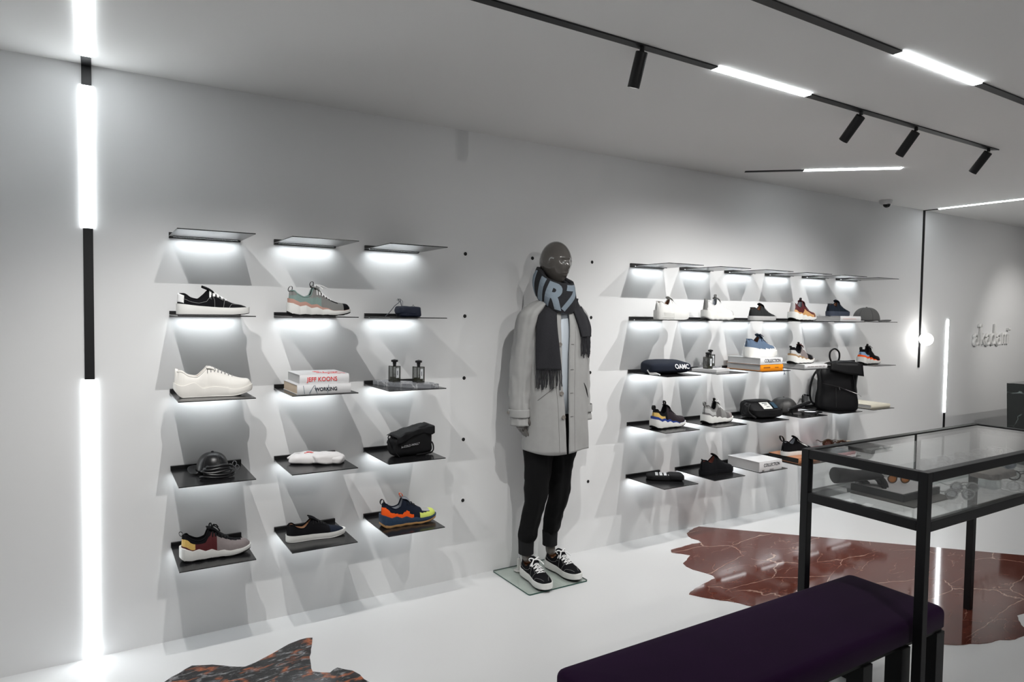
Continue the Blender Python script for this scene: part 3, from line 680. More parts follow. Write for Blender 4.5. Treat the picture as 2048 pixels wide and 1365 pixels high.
put(runner('black runner with pale blue heel and orange wedge, far right end', mats=[BK,SKY,NV], panel=lambda t,v,z: 1 if t<.30 and v<.62 else (2 if t>.8 else 0), band=(ORG,[(0,.016),(.4,.014),(.62,.006),(.74,0),(1,0)]), lining=BK, laces=LACEK, lr=.0022, bow=.022,
        loops=[(.015,.026,.009,BKR,.0),(.37,.022,.006,BKR,-.0)], tongue_mat=BK), 5.130,-.205,ZS[2]+FZ, .05, .94)
put(runner('black runner with gold heel panel and royal blue wedge', mats=[BK,GOLD,col('plum_black',(0.020,0.014,0.018),.6)], panel=lambda t,v,z: 1 if t<.28 and v<.58 else (2 if t>.35 else 0), band=(RBL,[(0,.016),(.4,.012),(.66,.006),(.76,0),(1,0)]), lining=BK, laces=LACEK, lr=.0022, bow=.0,
        loops=[(.015,.030,.009,BKR,.0),(.37,.026,.006,BKR,-.3)], tongue_mat=BK), 2.875,-.205,ZS[3]+FZ, .06, .98)
put(runner('all grey runner with white heel panel and white laces', mats=[DGR,LGR,GREY,MAU], panel=lambda t,v,z: 1 if t<.30 and .2<v<.62 else (2 if v>.6 or .5<t<.66 else (3 if t>.8 else 0)), lining=BK, laces=LACEW, lr=.002, bow=.022,
        loops=[(.015,.030,.006,GREY,-.2),(.37,.020,.006,BKR,-.3)], tongue_mat=LGR), 3.325,-.215,ZS[3]+FZ, .08, .98)
put(low('all black suede sneaker with black sole and dark red lining, lowest row of right group', mats=[BK], sole=BK, outsole=BKR, th=[(0,.034),(1,.032)], lining=col('oxblood_lining',(0.14,0.04,0.03),.6), laces=LACEK, lr=.0012, cross=False, dz=.002, toe=.006), 3.315,-.225,ZS[4]+FZ, -.02, .99)
put(low('black sneaker with a white sole standing on a copper book behind the display case corner', mats=[BK,W_], panel=lambda t,v,z: 1 if .45<t<.8 and v>.5 else 0, sole=W_, outsole=W_, th=[(0,.030),(1,.028)], lining=GRL, laces=LACEK, lr=.0018, loops=[(.012,.045,.008,BKR,-.6)], dz=.004, toe=.006), 4.220,-.20,ZS[4]+.0405, -.12, .98)

# ------------------------------------------------------------------ goods on the shelves
def sgn(v,p): return math.copysign(abs(v)**p, v)
def blob(b, c, s, p=(0.5,0.5), amp=0.0, sc=12.0, seed=0, nu=40, nv=24, rot=None, flat=None, mi=0, fn=None):
    """superquadric cushion with soft folds"""
    c = Vector(c); rs=[]
    for i in range(nv+1):
        a = -PI/2+PI*i/nv; row=[]
        for j in range(nu):
            u = 2*PI*j/nu
            x = s[0]*sgn(math.cos(a),p[0])*sgn(math.cos(u),p[1]); y = s[1]*sgn(math.cos(a),p[0])*sgn(math.sin(u),p[1]); z = s[2]*sgn(math.sin(a),p[0])
            v = Vector((x,y,z)); n = v.normalized() if v.length else v
            if amp:
                d = noise.noise(Vector((x*sc+seed,y*sc,z*sc))) + .5*noise.noise(Vector((x*sc*2.3,y*sc*2.3+seed,z*sc*2.3)))
                v += n*d*amp
            if fn: v = fn(v)
            if rot: v = rot @ v
            v = v + c
            if flat is not None and v.z < flat: v.z = flat
            row.append(v)
        rs.append(row)
    b.rings(rs, True, True, True, mi=mi)
m_cover = mat('white_book_cover',(0.70,0.70,0.71),0.35); m_pages = mat('book_pages',(0.46,0.46,0.46),0.8); m_pagesw = mat('cream_pages',(0.62,0.50,0.38),0.8)
m_red = mat('red_print',(0.75,0.05,0.05),0.5); m_ink = mat('dark_ink',(0.02,0.025,0.035),0.5); m_txtw = mat('white_print',(0.7,0.7,0.72),0.5)
m_inkblue = mat('blue_grey_ink',(0.08,0.14,0.20),0.5)
def book(x0,x1,y0,y1,z,h,label,cover=m_cover,pages=m_pages,rz=0.0,group=None):
    """spine towards the room (-y); origin at front left corner"""
    t = thing('book',(x0,y0,z),label,'book',rz,group); w=x1-x0; d=y1-y0; c=.0022
    b = MB(); b.box(.002,w-.004,.006,d-.004,c,h-c); b.build('pages',pages,t)
    b = MB(); n=6
    prof=[(.004-.004*math.sin(PI*i/n)*1.0, h*i/n) for i in range(n+1)]
    b.box(0,w,.004,d,0,c); b.box(0,w,.004,d,h-c,h)
    b.rings([[(0,y,zz) for y,zz in prof]+[(0,.0065,h),(0,.0065,0)], [(w,y,zz) for y,zz in prof]+[(w,.0065,h),(w,.0065,0)]])
    b.build('cover',cover,t,smooth=35); return t
def spine(t, txt, w, h, xc, zc, size, m, bold=0.0, sx=1.0): return text_obj('spine_lettering', txt, size, .0004, m, t, (xc,-.0008,zc), (1,0,0), (0,0,1), bold, sx)
# left group, row 3: two art books
t = book(.478,.722,-.335,-.075,ZS[2]+FZ,.043,'lower white art book with black lettering in the left group stack',pages=m_pagesw)
spine(t,'WORKING',.244,.043,.128,.020,.021,m_ink,.0006)
for (xa_,xb_) in ((.032,.026),(.052,.075),(.088,.078),(.135,.140)):
    b=MB(); b.tube([(xa_,-.0006,.003),(xb_,-.0006,.040)],.0009,4); b.build('spine_line',m_inkblue,t)
t = book(.492,.716,-.322,-.085,ZS[2]+FZ+.0432,.043,'upper white art book with red lettering on top of the left group stack',rz=-.01)
spine(t,'JEFF KOONS',.244,.043,.100,.021,.027,m_red,.0003,.92)
b=MB(); rnd=random.Random(4)
for k in range(9):
    p=Vector((.10+.02*k*.6,.08+.03*math.sin(k),.0434)); b.tube([p,p+Vector((.03*math.cos(k*2.1),.05*math.sin(k*1.3),.0)),p+Vector((.04*math.cos(k*1.1),.07*math.sin(k*.7+1),.0))],.003,5,flat=.3)
b.xf(lambda p:(min(.23,max(.01,p.x)),min(.2,max(.02,p.y)),p.z)); b.build('cover_drawing',m_red,t,smooth=40)
# perfume bottles on marble slabs
m_smoke = bpy.data.materials.new('smoky_glass'); m_smoke.use_nodes=True
nt=m_smoke.node_tree; [nt.nodes.remove(n) for n in list(nt.nodes)]
_o=nt.nodes.new('ShaderNodeOutputMaterial'); _m=nt.nodes.new('ShaderNodeMixShader'); _t=nt.nodes.new('ShaderNodeBsdfTransparent'); _t.inputs[0].default_value=(.62,.63,.62,1)
_g=nt.nodes.new('ShaderNodeBsdfGlossy'); _g.inputs['Roughness'].default_value=.03; _m.inputs[0].default_value=.10
nt.links.new(_t.outputs[0],_m.inputs[1]); nt.links.new(_g.outputs[0],_m.inputs[2]); nt.links.new(_m.outputs[0],_o.inputs[0])
m_perf = mat('perfume_dark_glass',(0.035,0.035,0.03),.08,spec=.7); m_label = mat('perfume_label',(0.62,0.64,0.66),.5)
def bottle(x,y,z,label,rz=0,s=1.0):
    t = thing('perfume_bottle',(x,y,z),label,'perfume bottle',rz); w=.0205*s; h=.080*s
    b=MB(); b.box(-w,w,-w,w,0,.006)
    for sx in (-1,1):
        for sy in (-1,1): b.box(sx*w-.0016,sx*w+.0016,sy*w-.0016,sy*w+.0016,0,h)
    b.box(-w,w,-w,w,h-.003,h); b.build('bottle_edges',m_perf,t)
    b=MB(); b.box(-w+.0005,w-.0005,-w+.0005,w-.0005,.0062,h-.0032); b.build('glass',m_smoke,t)
    b=MB(); b.box(-w+.004,w-.004,-w+.004,w-.004,.0063,h*.30); b.build('perfume',mat('perfume_liquid',(0.09,0.09,0.06),.1),t)
    b=MB(); b.box(-.002,.014*s,-w-.0008,-w-.0002,h*.24,h*.86); b.build('label',m_label,t)
    b=MB(); b.box(.004,.007,-w-.0012,-w-.0008,h*.42,h*.70); b.build('label_print',m_ink,t)
    b=MB(); b.lathe([(.0001,h),(.008,h),(.008,h+.010),(.0095,h+.011),(.0095,h+.020),(.017,h+.0205),(.0175,h+.030),(.0001,h+.0345)],24); b.build('cap',m_black,t,smooth=30)
    return t
m_slab = marble('grey_white_marble',(0.30,0.31,0.33),(0.16,0.17,0.19),[((0.62,0.63,0.65),14,.09,.2,.42),((0.08,0.09,0.11),22,.05,.15,.52)],.25)
def slab(poly,z,h,m,label,seed,amp=.004):
    P=jag(poly,amp,seed); cx=sum(p[0] for p in P)/len(P); cy=sum(p[1] for p in P)/len(P)
    b=MB(); b.rings([[(x-cx+.003*(i%2-.5),y-cy,hh) for i,(x,y) in enumerate(P)] for hh in (0,h*.4,h)]); 
    return tag(b.build('marble_slab',m,loc=(cx,cy,z),smooth=30),label,'slab')
slab([(.935,-.045),(.99,-.03),(1.10,-.145),(1.165,-.22),(1.175,-.325),(1.12,-.345),(1.03,-.28),(.965,-.18)],ZS[2]+FZ,.019,m_slab,'rough edged grey marble slab under two perfume bottles in the left group',8)
bottle(1.015,-.135,ZS[2]+FZ+.0192,'left one of two dark glass perfume bottles on the grey marble slab',.12)
bottle(1.108,-.225,ZS[2]+FZ+.0192,'right one of two dark glass perfume bottles on the grey marble slab',.12)
slab([(3.19,-.10),(3.245,-.265),(3.43,-.215),(3.38,-.05)],ZS[2]+FZ,.017,mat('white_stone',(0.62,0.62,0.63),.4),'white stone slab under two perfume bottles in the right group',9,.001)
slab([(3.31,-.045),(3.37,-.155),(3.445,-.13),(3.40,-.03)],ZS[2]+FZ+.0173,.010,mat('grey_stone',(0.24,0.24,0.25),.5),'small grey stone plate on the white slab behind the bottles',10,.001)
bottle(3.262,-.175,ZS[2]+FZ+.0173,'front perfume bottle on the white slab in the right group',.0,1.0)
bottle(3.385,-.085,ZS[2]+FZ+.0276,'rear perfume bottle on the white slab in the right group',.0,1.0)
# navy pouch on a cord (left group)
m_navy = mat('navy_nylon',(0.014,0.020,0.042),.6,noise_amt=.15,noise_scale=60,bump=.2)
t = thing('drawstring_pouch',(1.06,-.20,ZS[1]+FZ),'small folded navy pouch with a grey cord on the left group\'s second shelf row','pouch')
b=MB(); blob(b,(0,0,.027),(.058,.045,.027),(.35,.4),.006,22,3,flat=0); blob(b,(-.012,.0,.031),(.05,.047,.020),(.4,.4),.006,26,9,flat=.002); b.build('pouch_body',m_navy,t,smooth=60)
b=MB(); b.tube([(-.035,0,.05),(-.045,-.005,.085),(-.06,-.01,.09),(-.05,-.01,.075),(-.08,-.02,.055),(-.115,-.03,.018),(-.135,-.035,.003)],.0022,6); b.tube([(-.03,0,.052),(-.03,.0,.078),(-.045,0,.092),(-.06,.005,.084),(-.045,0,.075)],.0012,5)
b.tube([(.01,-.02,.05),(.018,-.02,.062),(.026,-.02,.05)],.0016,5); b.build('cord',mat('grey_cord',(0.10,0.11,0.13),.6),t,smooth=60)
# caps
def cap(x,y,z,label,m,rz=0,s=1.0,brim_len=.07,flatb=False,name='cap'):
    t = thing('baseball_cap',(x,y,z),label,'cap',rz); b=MB()
    R=.085*s; Hh=.095*s; rs=[]
    for i in range(15):
        a=i/14*PI/2; r=R*math.cos(a)**.75; zz=Hh*math.sin(a)**.95
        rs.append([(r*math.cos(2*PI*j/36)*1.08,r*math.sin(2*PI*j/36)*.95*(1+.012*math.cos(6*2*PI*j/36)),zz+.006) for j in range(36)])
    b.rings(rs,True,False,True); b.build('crown',m,t,smooth=60,solid=.003)
    b=MB()
    for k in range(6):
        a=k*PI/3+.5; b.tube([(R*math.cos(q)**.75*math.cos(a)*1.085,R*math.cos(q)**.75*math.sin(a)*.957,Hh*math.sin(q)**.95+.0068) for q in [i*PI/2/12 for i in range(12)]],.0011,4)
    b.build('seams',mat('dark_seam',(0.02,0.02,0.02),.6),t,smooth=60)
    b=MB(); b.lathe([(.0001,Hh+.013),(.006,Hh+.011),(.0075,Hh+.006),(.0001,Hh+.004)],12); b.build('button',m,t,smooth=60)
    b=MB(); rs=[]
    for i in range(9):
        u=i/8; row=[]
        for k in range(-8,9):
            a=k/8*1.15; rr_=R*1.05+brim_len*s*u*(math.cos(a*1.15))**.7 if math.cos(a*1.15)>0 else R*1.05
            row.append((rr_*math.cos(a)*1.06,rr_*math.sin(a)*.95,.008-.018*s*u*(k/8)**2*(0 if flatb else 1)-.004*u+ (.012*u*(1-(k/8)**2))))
        rs.append(row)
    b.rings(rs,closed=False); b.xf(lambda p:(p.x,p.y,max(p.z,.0022))); b.build('brim',m,t,smooth=60,solid=.003); return t
m_leath = mat('black_leather',(0.007,0.007,0.008),.34,spec=.5,noise_amt=.2,noise_scale=60,bump=.25)
cap(.155,-.150,ZS[3]+FZ+.004,'black leather cap with folded leather straps at its front',m_leath,rz=2.4,s=.74,brim_len=.05).scale=(1,1,1.12)
t = thing('leather_belt',(.160,-.262,ZS[3]+FZ),'coil of black leather belts lying against the leather cap','belt')
b=MB(); rnd=random.Random(11)
for k in range(5):
    z=.008+.011*k; n=20; a0=rnd.uniform(-.3,.3); rx=.076-.006*k+rnd.uniform(-.006,.006); ry=.030-.003*k
    b.tube([(rx*.85*math.cos(a0+PI+PI*1.1*i/n)+.006*math.sin(k*2),ry*math.sin(a0+PI+PI*1.1*i/n)+.008,z+.003*math.sin(i*.4+k)) for i in range(n+1)],.0072,8,flat=.7)
b.xf(lambda p:(p.x,p.y,max(p.z,.0005)))
b.build('straps',m_leath,t,smooth=50)
b=MB(); 
for (x,y,z) in ((.075,-.005,.055),(.088,.01,.035)): b.tube([(x-.008+.008*math.cos(a),y,z+.012*math.sin(a)) for a in [i*PI/5 for i in range(11)]],.002,6,caps=False)
b.build('buckle',mat('dark_steel',(0.25,0.25,0.26),.25,metal=1),t,smooth=60)
cap(5.075,-.20,ZS[1]+FZ,'grey cap with brim to the right at the end of the upper row',mat('grey_wool',(0.105,0.105,0.105),.9,noise_amt=.08,noise_scale=200),rz=-.45,s=1.12,brim_len=.075)
# crumpled socks, left group
m_wcloth = mat('white_cotton',(0.70,0.68,0.68),.9,noise_amt=.03,noise_scale=100)
t = thing('pair_of_socks',(.615,-.165,ZS[3]+FZ),'crumpled pair of white socks with a small red mark','socks',-.25); t.scale=(1.3,1.3,1.25)
b=MB(); blob(b,(-.045,.012,.016),(.055,.045,.018),(.6,.7),.010,18,2,flat=0); blob(b,(.03,-.01,.019),(.06,.045,.020),(.6,.7),.011,20,7,flat=0); blob(b,(.065,-.02,.014),(.03,.04,.016),(.7,.8),.006,25,5,flat=0)
b.tube([(-.04,.03,.02),(-.08,.03,.022),(-.105,.02,.016)],[.018,.013,.004],8)
b.xf(lambda p:(p.x,p.y,max(0.0003,p.z))); b.build('fabric',m_wcloth,t,smooth=70)
b=MB(); b.tube([(-.045,.0,.038),(-.03,.02,.037),(-.02,.035,.034)],.0025,5,flat=.5); b.tube([(-.05,.03,.034),(-.03,.015,.0385),(-.015,.005,.037)],.0025,5,flat=.5); b.build('red_mark',m_red,t)
# black crossbody bag with white lettering, left group
m_nyl = mat('black_nylon',(0.005,0.005,0.006),.65,spec=.3,noise_amt=.2,noise_scale=40,bump=.35)
t = thing('crossbody_bag',(1.075,-.20,ZS[3]+FZ),'black nylon crossbody bag with white lettering on its front, left group','bag',.10)
Rt = Matrix.Rotation(-.10,3,'Y')
def wob(v): v.z += .010*math.sin(v.x*26)*(v.z>0)+.02*(v.x/.1)*(v.z>0); return v
b=MB(); blob(b,(0,0,.064),(.112,.055,.064),(.42,.42),.007,17,4,rot=None,flat=0,nu=72,nv=40,fn=wob); b.build('bag_body',m_nyl,t,smooth=60)
b=MB(); rs=[]
for i in range(15):   # folded flap
    u=i/14; ang=u*PI*1.05; row=[]
    for k in range(13):
        x=-.104+.212*k/12; yy=.046-.108*min(1,u*1.6); zz=.124+.024*(k/12)-.002-.02*(1-k/12)**3; 
        if u>.62: zz-= (u-.62)*.10*(.8+.25*math.sin(k*.7)); yy=-.060-.006*math.sin(k*1.3)
        row.append((x,yy,zz+.002*math.sin(k*1.7+u*5)))
    rs.append(row)
b.rings(rs,closed=False); b.build('flap',m_nyl,t,smooth=60,solid=.004)
straps(t,m_nyl,[([(-.10,.0,.09),(-.118,-.01,.11),(-.128,-.01,.10),(-.120,-.01,.075),(-.115,-.02,.05),(-.10,-.05,.02),(-.09,-.055,.006)],.0045,.6),([(.09,-.03,.07),(.11,-.04,.05),(.105,-.05,.014),(.06,-.062,.008),(.0,-.068,.008)],.006,.6)])
b=MB(); b.tube([(-.135,-.01,.112),(-.118,-.012,.118),(-.108,-.012,.108)],.002,6); b.build('carabiner',mat('dark_steel'),t,smooth=60)
text_obj('lettering','A-COLD-WALL*',.0145,.0004,mat('dim_print',(0.30,0.30,0.31),.5),t,(-.030,-.0605,.058),(1,0,.10),(-.05,.20,.98),.0002)
# navy beanie
t = thing('beanie',(2.845,-.20,ZS[2]+FZ),'folded navy beanie with white lettering on the right group\'s shelf','beanie',-.12)
b=MB(); blob(b,(0,0,.043),(.160,.085,.043),(.55,.4),.003,12,6,flat=0,nu=64,nv=30,fn=lambda v: Vector((v.x,v.y,v.z*(1+.25*(v.y/.085))))); b.build('fabric',mat('navy_knit',(0.006,0.010,0.022),.9,noise_amt=.2,noise_scale=300),t,smooth=70)
text_obj('lettering','OAMC',.044,.0010,m_txtw,t,(.062,-.0865,.050),(1,0,-.02),(0,.42,.90),.001,.85)
b=MB(); b.tube([(-.148,-.02,.03),(-.165,-.03,.028),(-.155,-.045,.004),(-.12,-.08,.003)],.004,6); b.tube([(-.15,-.03,.01),(-.13,-.075,.012),(-.11,-.09,.002)],.004,6); b.build('cords',LACEW,t,smooth=60)
# books of the right group
t = book(3.620,3.862,-.325,-.03,ZS[2]+FZ,.044,'orange spined book under a thick white book with dusty blue sneaker on top',cover=mat('orange_cover',(0.85,0.27,0.01),.4))
b=MB(); b.box(.03,.10,-.0006,.0006,.018,.027); b.box(.15,.19,-.0006,.0006,.019,.025); b.build('spine_print',mat('brown_ink',(0.30,0.10,0.01),.5),t)
b=MB(); b.tube([(.235,0,.02),(.246,-.004,.0),(.250,-.004,-.02),(.262,-.004,-.032)],.0022,5,flat=.4); b.tube([(.249,-.004,-.018),(.246,-.004,-.036)],.0022,5,flat=.4); b.build('ribbon',mat('blue_ribbon',(0.05,0.12,0.22),.6),t)
t = book(3.612,3.850,-.328,-.04,ZS[2]+FZ+.0442,.045,'thick white book on the orange book, carrying the dusty blue sneaker'); spine(t,'COLLECTION',.24,.045,.128,.025,.032,m_ink,.0004,.88)
t = book(3.606,3.848,-.350,-.07,ZS[4]+FZ,.068,'thick white book lying alone on the lowest row'); spine(t,'COLLECTION',.24,.068,.130,.042,.032,m_ink,.0004,.88)
b=MB(); b.box(.03,.05,-.0007,.0006,.008,.012); b.box(.11,.15,-.0007,.0006,.010,.012); b.build('spine_print',mat('grey_ink',(0.25,0.22,0.22),.5),t)
t = book(4.103,4.372,-.330,-.05,ZS[2]+FZ,.030,'thin grey book under the white, brown and charcoal runner'); b=MB()
for (a_,c_) in ((.03,.06),(.065,.11),(.115,.16),(.165,.20),(.21,.24)): b.box(a_,c_,-.0006,.0006,.012,.018)
b.build('spine_print',mat('grey_ink'),t)
t = book(4.568,4.835,-.300,-.03,ZS[1]+FZ,.040,'white book with faint pink print lifting the navy sneaker'); b=MB(); b.box(.03,.20,-.0006,.0006,.018,.021); b.build('spine_print',mat('pink_ink',(0.75,0.42,0.38),.5),t)
book(4.995,5.255,-.315,-.03,ZS[3]+FZ,.028,'cream coloured book lying at the right end of the backpack row',cover=mat('cream_cover',(0.74,0.70,0.58),.5),rz=-.03)
book(4.090,4.345,-.315,-.05,ZS[4]+FZ,.039,'copper coloured book under the black shoe behind the display case corner',cover=mat('copper_cover',(0.55,0.24,0.12),.35),pages=mat('black_pages',(0.02,0.02,0.02),.8))
book(4.560,4.800,-.315,-.05,ZS[4]+FZ,.030,'pink book with dark red edge seen through the display case glass',cover=mat('rose_cover',(0.60,0.22,0.24),.4),pages=mat('pink_pages',(0.66,0.50,0.50),.7))
# black socks with white stripes
t = thing('pair_of_socks',(2.885,-.17,ZS[4]+FZ),'folded black socks with four white stripes on the lowest row','socks',-.60); t.scale=(1.25,1.25,1.2)
b=MB(); blob(b,(0,0,.014),(.095,.045,.014),(.4,.35),.004,16,3,flat=0,nu=56); blob(b,(.055,-.005,.020),(.040,.047,.016),(.5,.4),.004,20,8,flat=0); b.build('fabric',mat('black_cotton',(0.004,0.004,0.005),.95),t,smooth=70)
b=MB()
for k in range(4): x=-.052+.022*k; b.add([(x,-.032,.0295),(x+.014,-.034,.0300),(x+.022,.030,.0300),(x+.008,.032,.0295)]+[(x,-.032,.027),(x+.014,-.034,.027),(x+.022,.030,.027),(x+.008,.032,.027)],[(0,1,2,3),(7,6,5,4),(0,4,5,1),(1,5,6,2),(2,6,7,3),(3,7,4,0)])
b.build('stripes',m_txtw,t)
# black bag with white patch, right group
t = thing('crossbody_bag',(3.795,-.19,ZS[3]+FZ),'black padded bag with a white illustrated patch, right group','bag',-.15)
def sl(v):
    if v.z>0: v.z -= max(0,-v.y+.01)*.62
    return v
b=MB(); blob(b,(.01,0,.062),(.135,.10,.060),(.45,.4),.006,14,5,flat=0,nu=64,nv=30,fn=sl); b.build('bag_body',m_nyl,t,smooth=60)
b=MB(); blob(b,(-.005,.030,.112),(.10,.045,.012),(.5,.5),.004,18,2); b.build('top_flap',m_nyl,t,smooth=60)
straps(t,m_nyl,[([(-.115,-.03+.02*k,.10),(-.145,-.04+.02*k,.085-.02*k),(-.150,-.05+.01*k,.05-.01*k),(-.13,-.07,.022),(-.11,-.08,.008)],.008,.6) for k in range(4)]+[([(-.12,.0,.105),(-.165,-.03,.10),(-.160,-.05,.085)],.007,.6)])
Pp=lambda x,y: Vector((x,y,.0)); b=MB()
def patch(b,x0,x1,y0,y1,m=0):
    rs=[]
    for i in range(5):
        y=y0+(y1-y0)*i/4; rs.append([(x0+(x1-x0)*k/4, y, .1255-.62*max(0,-y+.01)+.0035*(y>-.07)) for k in range(5)])
    b.rings(rs,closed=False)
patch(b,-.035,.045,-.080,-.022); b.build('patch',mat('patch_white',(0.62,0.62,0.60),.6),t,solid=.002)
b=MB(); patch(b,.062,.098,-.075,-.025); b.build('blue_label',mat('label_blue',(0.02,0.05,0.08),.4),t,solid=.002)
b=MB(); 
for (x0,x1,y0,y1) in ((-.015,.03,-.036,-.031),(-.005,.02,-.050,-.045),(-.0,.028,-.068,-.064)): patch(b,x0,x1,y0,y1)
b.xf(lambda p:(p.x,p.y,p.z+.0018)); b.build('patch_print',m_ink,t,solid=.001)
# dark cap, folded strap roll and belt beside the backpack
cap(4.150,-.125,ZS[3]+FZ+.004,'dark grey leather cap standing upright behind the rolled strap, right group',mat('charcoal_leather',(0.030,0.029,0.029),.45,bump=.2),rz=2.2,s=1.12,brim_len=.03)
t = thing('folding_umbrella',(4.20,-.235,ZS[3]+FZ),'slim black folded umbrella lying in front of the dark cap','umbrella',-.05)
b=MB(); b.tube([(-.13,-.01,.048),(-.12,-.01,.050),(.0,.0,.066),(.115,.01,.082),(.125,.01,.083)],[.008,.011,.012,.010,.006],10); b.build('canopy_roll',m_nyl,t,smooth=60)
b=MB(); b.tube([(-.128,-.012,.059),(.0,-.002,.0785),(.10,.006,.0925)],.0022,6); b.tube([(-.13,-.01,.048),(-.150,-.013,.045)],.008,8); b.build('handle',mat('dark_steel'),t,smooth=60)
b=MB(); b.tube([(-.10,-.01,.048),(-.105,-.012,.02),(-.10,-.015,.0035)],.006,6); b.build('wrist_loop',m_nyl,t,smooth=60)
t = thing('leather_belt',(4.268,-.272,ZS[3]+FZ),'coiled black leather belt lying flat next to the backpack','belt')
b=MB()
for k in range(3):
    b.tube([((.085-.007*k)*math.cos(2*PI*i/28),(.062-.006*k)*math.sin(2*PI*i/28),.017+.002*k) for i in range(29)],.016,6,flat=.16,caps=False)
b.xf(lambda p:(p.x,p.y,max(.0004,p.z))); b.build('straps',m_leath,t,smooth=50)
b=MB(); b.tube([(-.01+.012*math.cos(a),-.0655,.02+.014*math.sin(a)) for a in [i*PI/6 for i in range(13)]],.0022,6,caps=False); b.build('buckle',mat('steel',(0.6,0.6,0.62),.2,metal=1),t,smooth=60)
# backpack, front turned towards the camera
t = thing('backpack',(4.680,-.215,ZS[3]+FZ),'large black leather backpack with a diagonal zip, standing at the right','backpack',-.62)
m_bp = mat('backpack_leather',(0.004,0.004,0.005),.5,spec=.25,noise_amt=.15,noise_scale=40,bump=.15)
rs=[]; n=48; b=MB()
for i in range(21):
    z=i/20*.345; u=i/20; wx=.148*(1-.05*u)+.006*math.sin(u*9); wy=.080*(1-.22*u)+.004*math.sin(u*7+1); row=[]
    if u>.86: k=(u-.86)/.14; wx*=1-.10*k; wy*=1-.35*k
    if i==0: wx*=.93; wy*=.9
    for j in range(n):
        a=2*PI*j/n; f=noise.noise(Vector((math.cos(a)*2,math.sin(a)*2,z*14)))*.010*u+ (.010*u**3*math.cos(a*7))
        row.append(((wx+f)*sgn(math.cos(a),.5),(wy+f)*sgn(math.sin(a),.5),z+.002))
    rs.append(row)
b.rings(rs); b.build('bag_body',m_bp,t,smooth=60)
b=MB(); rs=[]
for i in range(13):   # flap
    u=i/12; row=[]
    for k in range(15):
        x=(-.085+.235*k/14)*(1+.12*max(0,u-.4)); sx_=abs(-1+2*k/14)
        if u<.55: y=.065-.15*u/.55; z=.352+.038*math.sin(PI*min(1,u/.55)*.8)*(1-.5*sx_**3)
        else: q=(u-.55)/.45; y=-.085-.012*q; z=.375-(.06+.045*(k/14))*q+.006*sx_
        row.append((x,y,z))
    rs.append(row)
b.rings(rs,closed=False); b.build('flap',m_bp,t,smooth=60,solid=.005)
b=MB(); b.tube(sm([(-.02,.055,.36),(-.040,.055,.41),(-.036,.055,.455),(-.005,.055,.478),(.028,.055,.455),(.034,.055,.41),(.022,.055,.37)]),.0105,8,flat=.6); b.build('carry_handle',m_bp,t,smooth=60)
b=MB(); b.tube([(-.02,-.0845,.19),(.13,-.0800,.135)],.0022,6); b.build('zip',mat('steel'),t,smooth=60)
b=MB(); b.tube([(-.018,-.087,.187),(-.012,-.088,.165)],.003,6,flat=.5); b.tube([(.128,-.083,.137),(.150,-.085,.118)],.004,6,flat=.5); b.build('zip_pull',mat('steel'),t,smooth=60)
straps(t,m_bp,[([(s_*.10,.070,.345),(s_*.155,.080,.25),(s_*.178,.075,.14),(s_*.170,.065,.06),(s_*.145,.04,.035)],.014,.6) for s_ in (-1,1)]
  +[([(-.19,.07,.10),(-.235,.045,.105),(-.25,.02,.07),(-.252,-.005,.012)],.011,.6),([(.075,-.082,.34),(.09,-.084,.24),(.095,-.084,.17)],.010,.4)])
b=MB(); b.tube([(-.232+.012*math.cos(a),.030,.108+.014*math.sin(a)) for a in [PI/4+i*PI/2 for i in range(5)]],.0025,6,caps=False); b.build('buckle',mat('steel'),t)
b=MB(); rs=[[( -.146,-.070,.20),(-.146,-.0835,.20)],[(.02,-.0845,.175),(.02,-.0868,.175)]]
b.tube([(-.14,-.0815,.215),(-.02,-.0855,.19),(.03,-.0855,.172)],.0018,5); b.tube([(-.04,-.085,.18),(-.035,-.0875,.03)],.0014,5); b.build('pocket_seam',mat('dark_seam'),t)

# ------------------------------------------------------------------ eyewear
m_clr = bpy.data.materials.new('clear_acetate'); m_clr.use_nodes=True; nt=m_clr.node_tree; [nt.nodes.remove(n) for n in list(nt.nodes)]
_o=nt.nodes.new('ShaderNodeOutputMaterial'); _m=nt.nodes.new('ShaderNodeMixShader'); _t=nt.nodes.new('ShaderNodeBsdfTransparent'); _t.inputs[0].default_value=(.86,.87,.87,1)
_g=nt.nodes.new('ShaderNodeBsdfGlossy'); _g.inputs['Roughness'].default_value=.03; _m.inputs[0].default_value=.42
nt.links.new(_t.outputs[0],_m.inputs[1]); nt.links.new(_g.outputs[0],_m.inputs[2]); nt.links.new(_m.outputs[0],_o.inputs[0])
def tintmat(name,c,g=.08):
    m=m_clr.copy(); m.name=name
    for n in m.node_tree.nodes:
        if n.type=='BSDF_TRANSPARENT': n.inputs[0].default_value=tuple(c)+(1,)
        if n.type=='MIX_SHADER': n.inputs[0].default_value=g
    return m
m_lens=tintmat('clear_lens',(.92,.93,.94),.12); m_lens2=tintmat('clear_display_lens',(.88,.89,.90),.22); m_amber=tintmat('amber_lens',(.80,.47,.20),.10); m_brl=tintmat('brown_lens',(.35,.20,.13),.15)
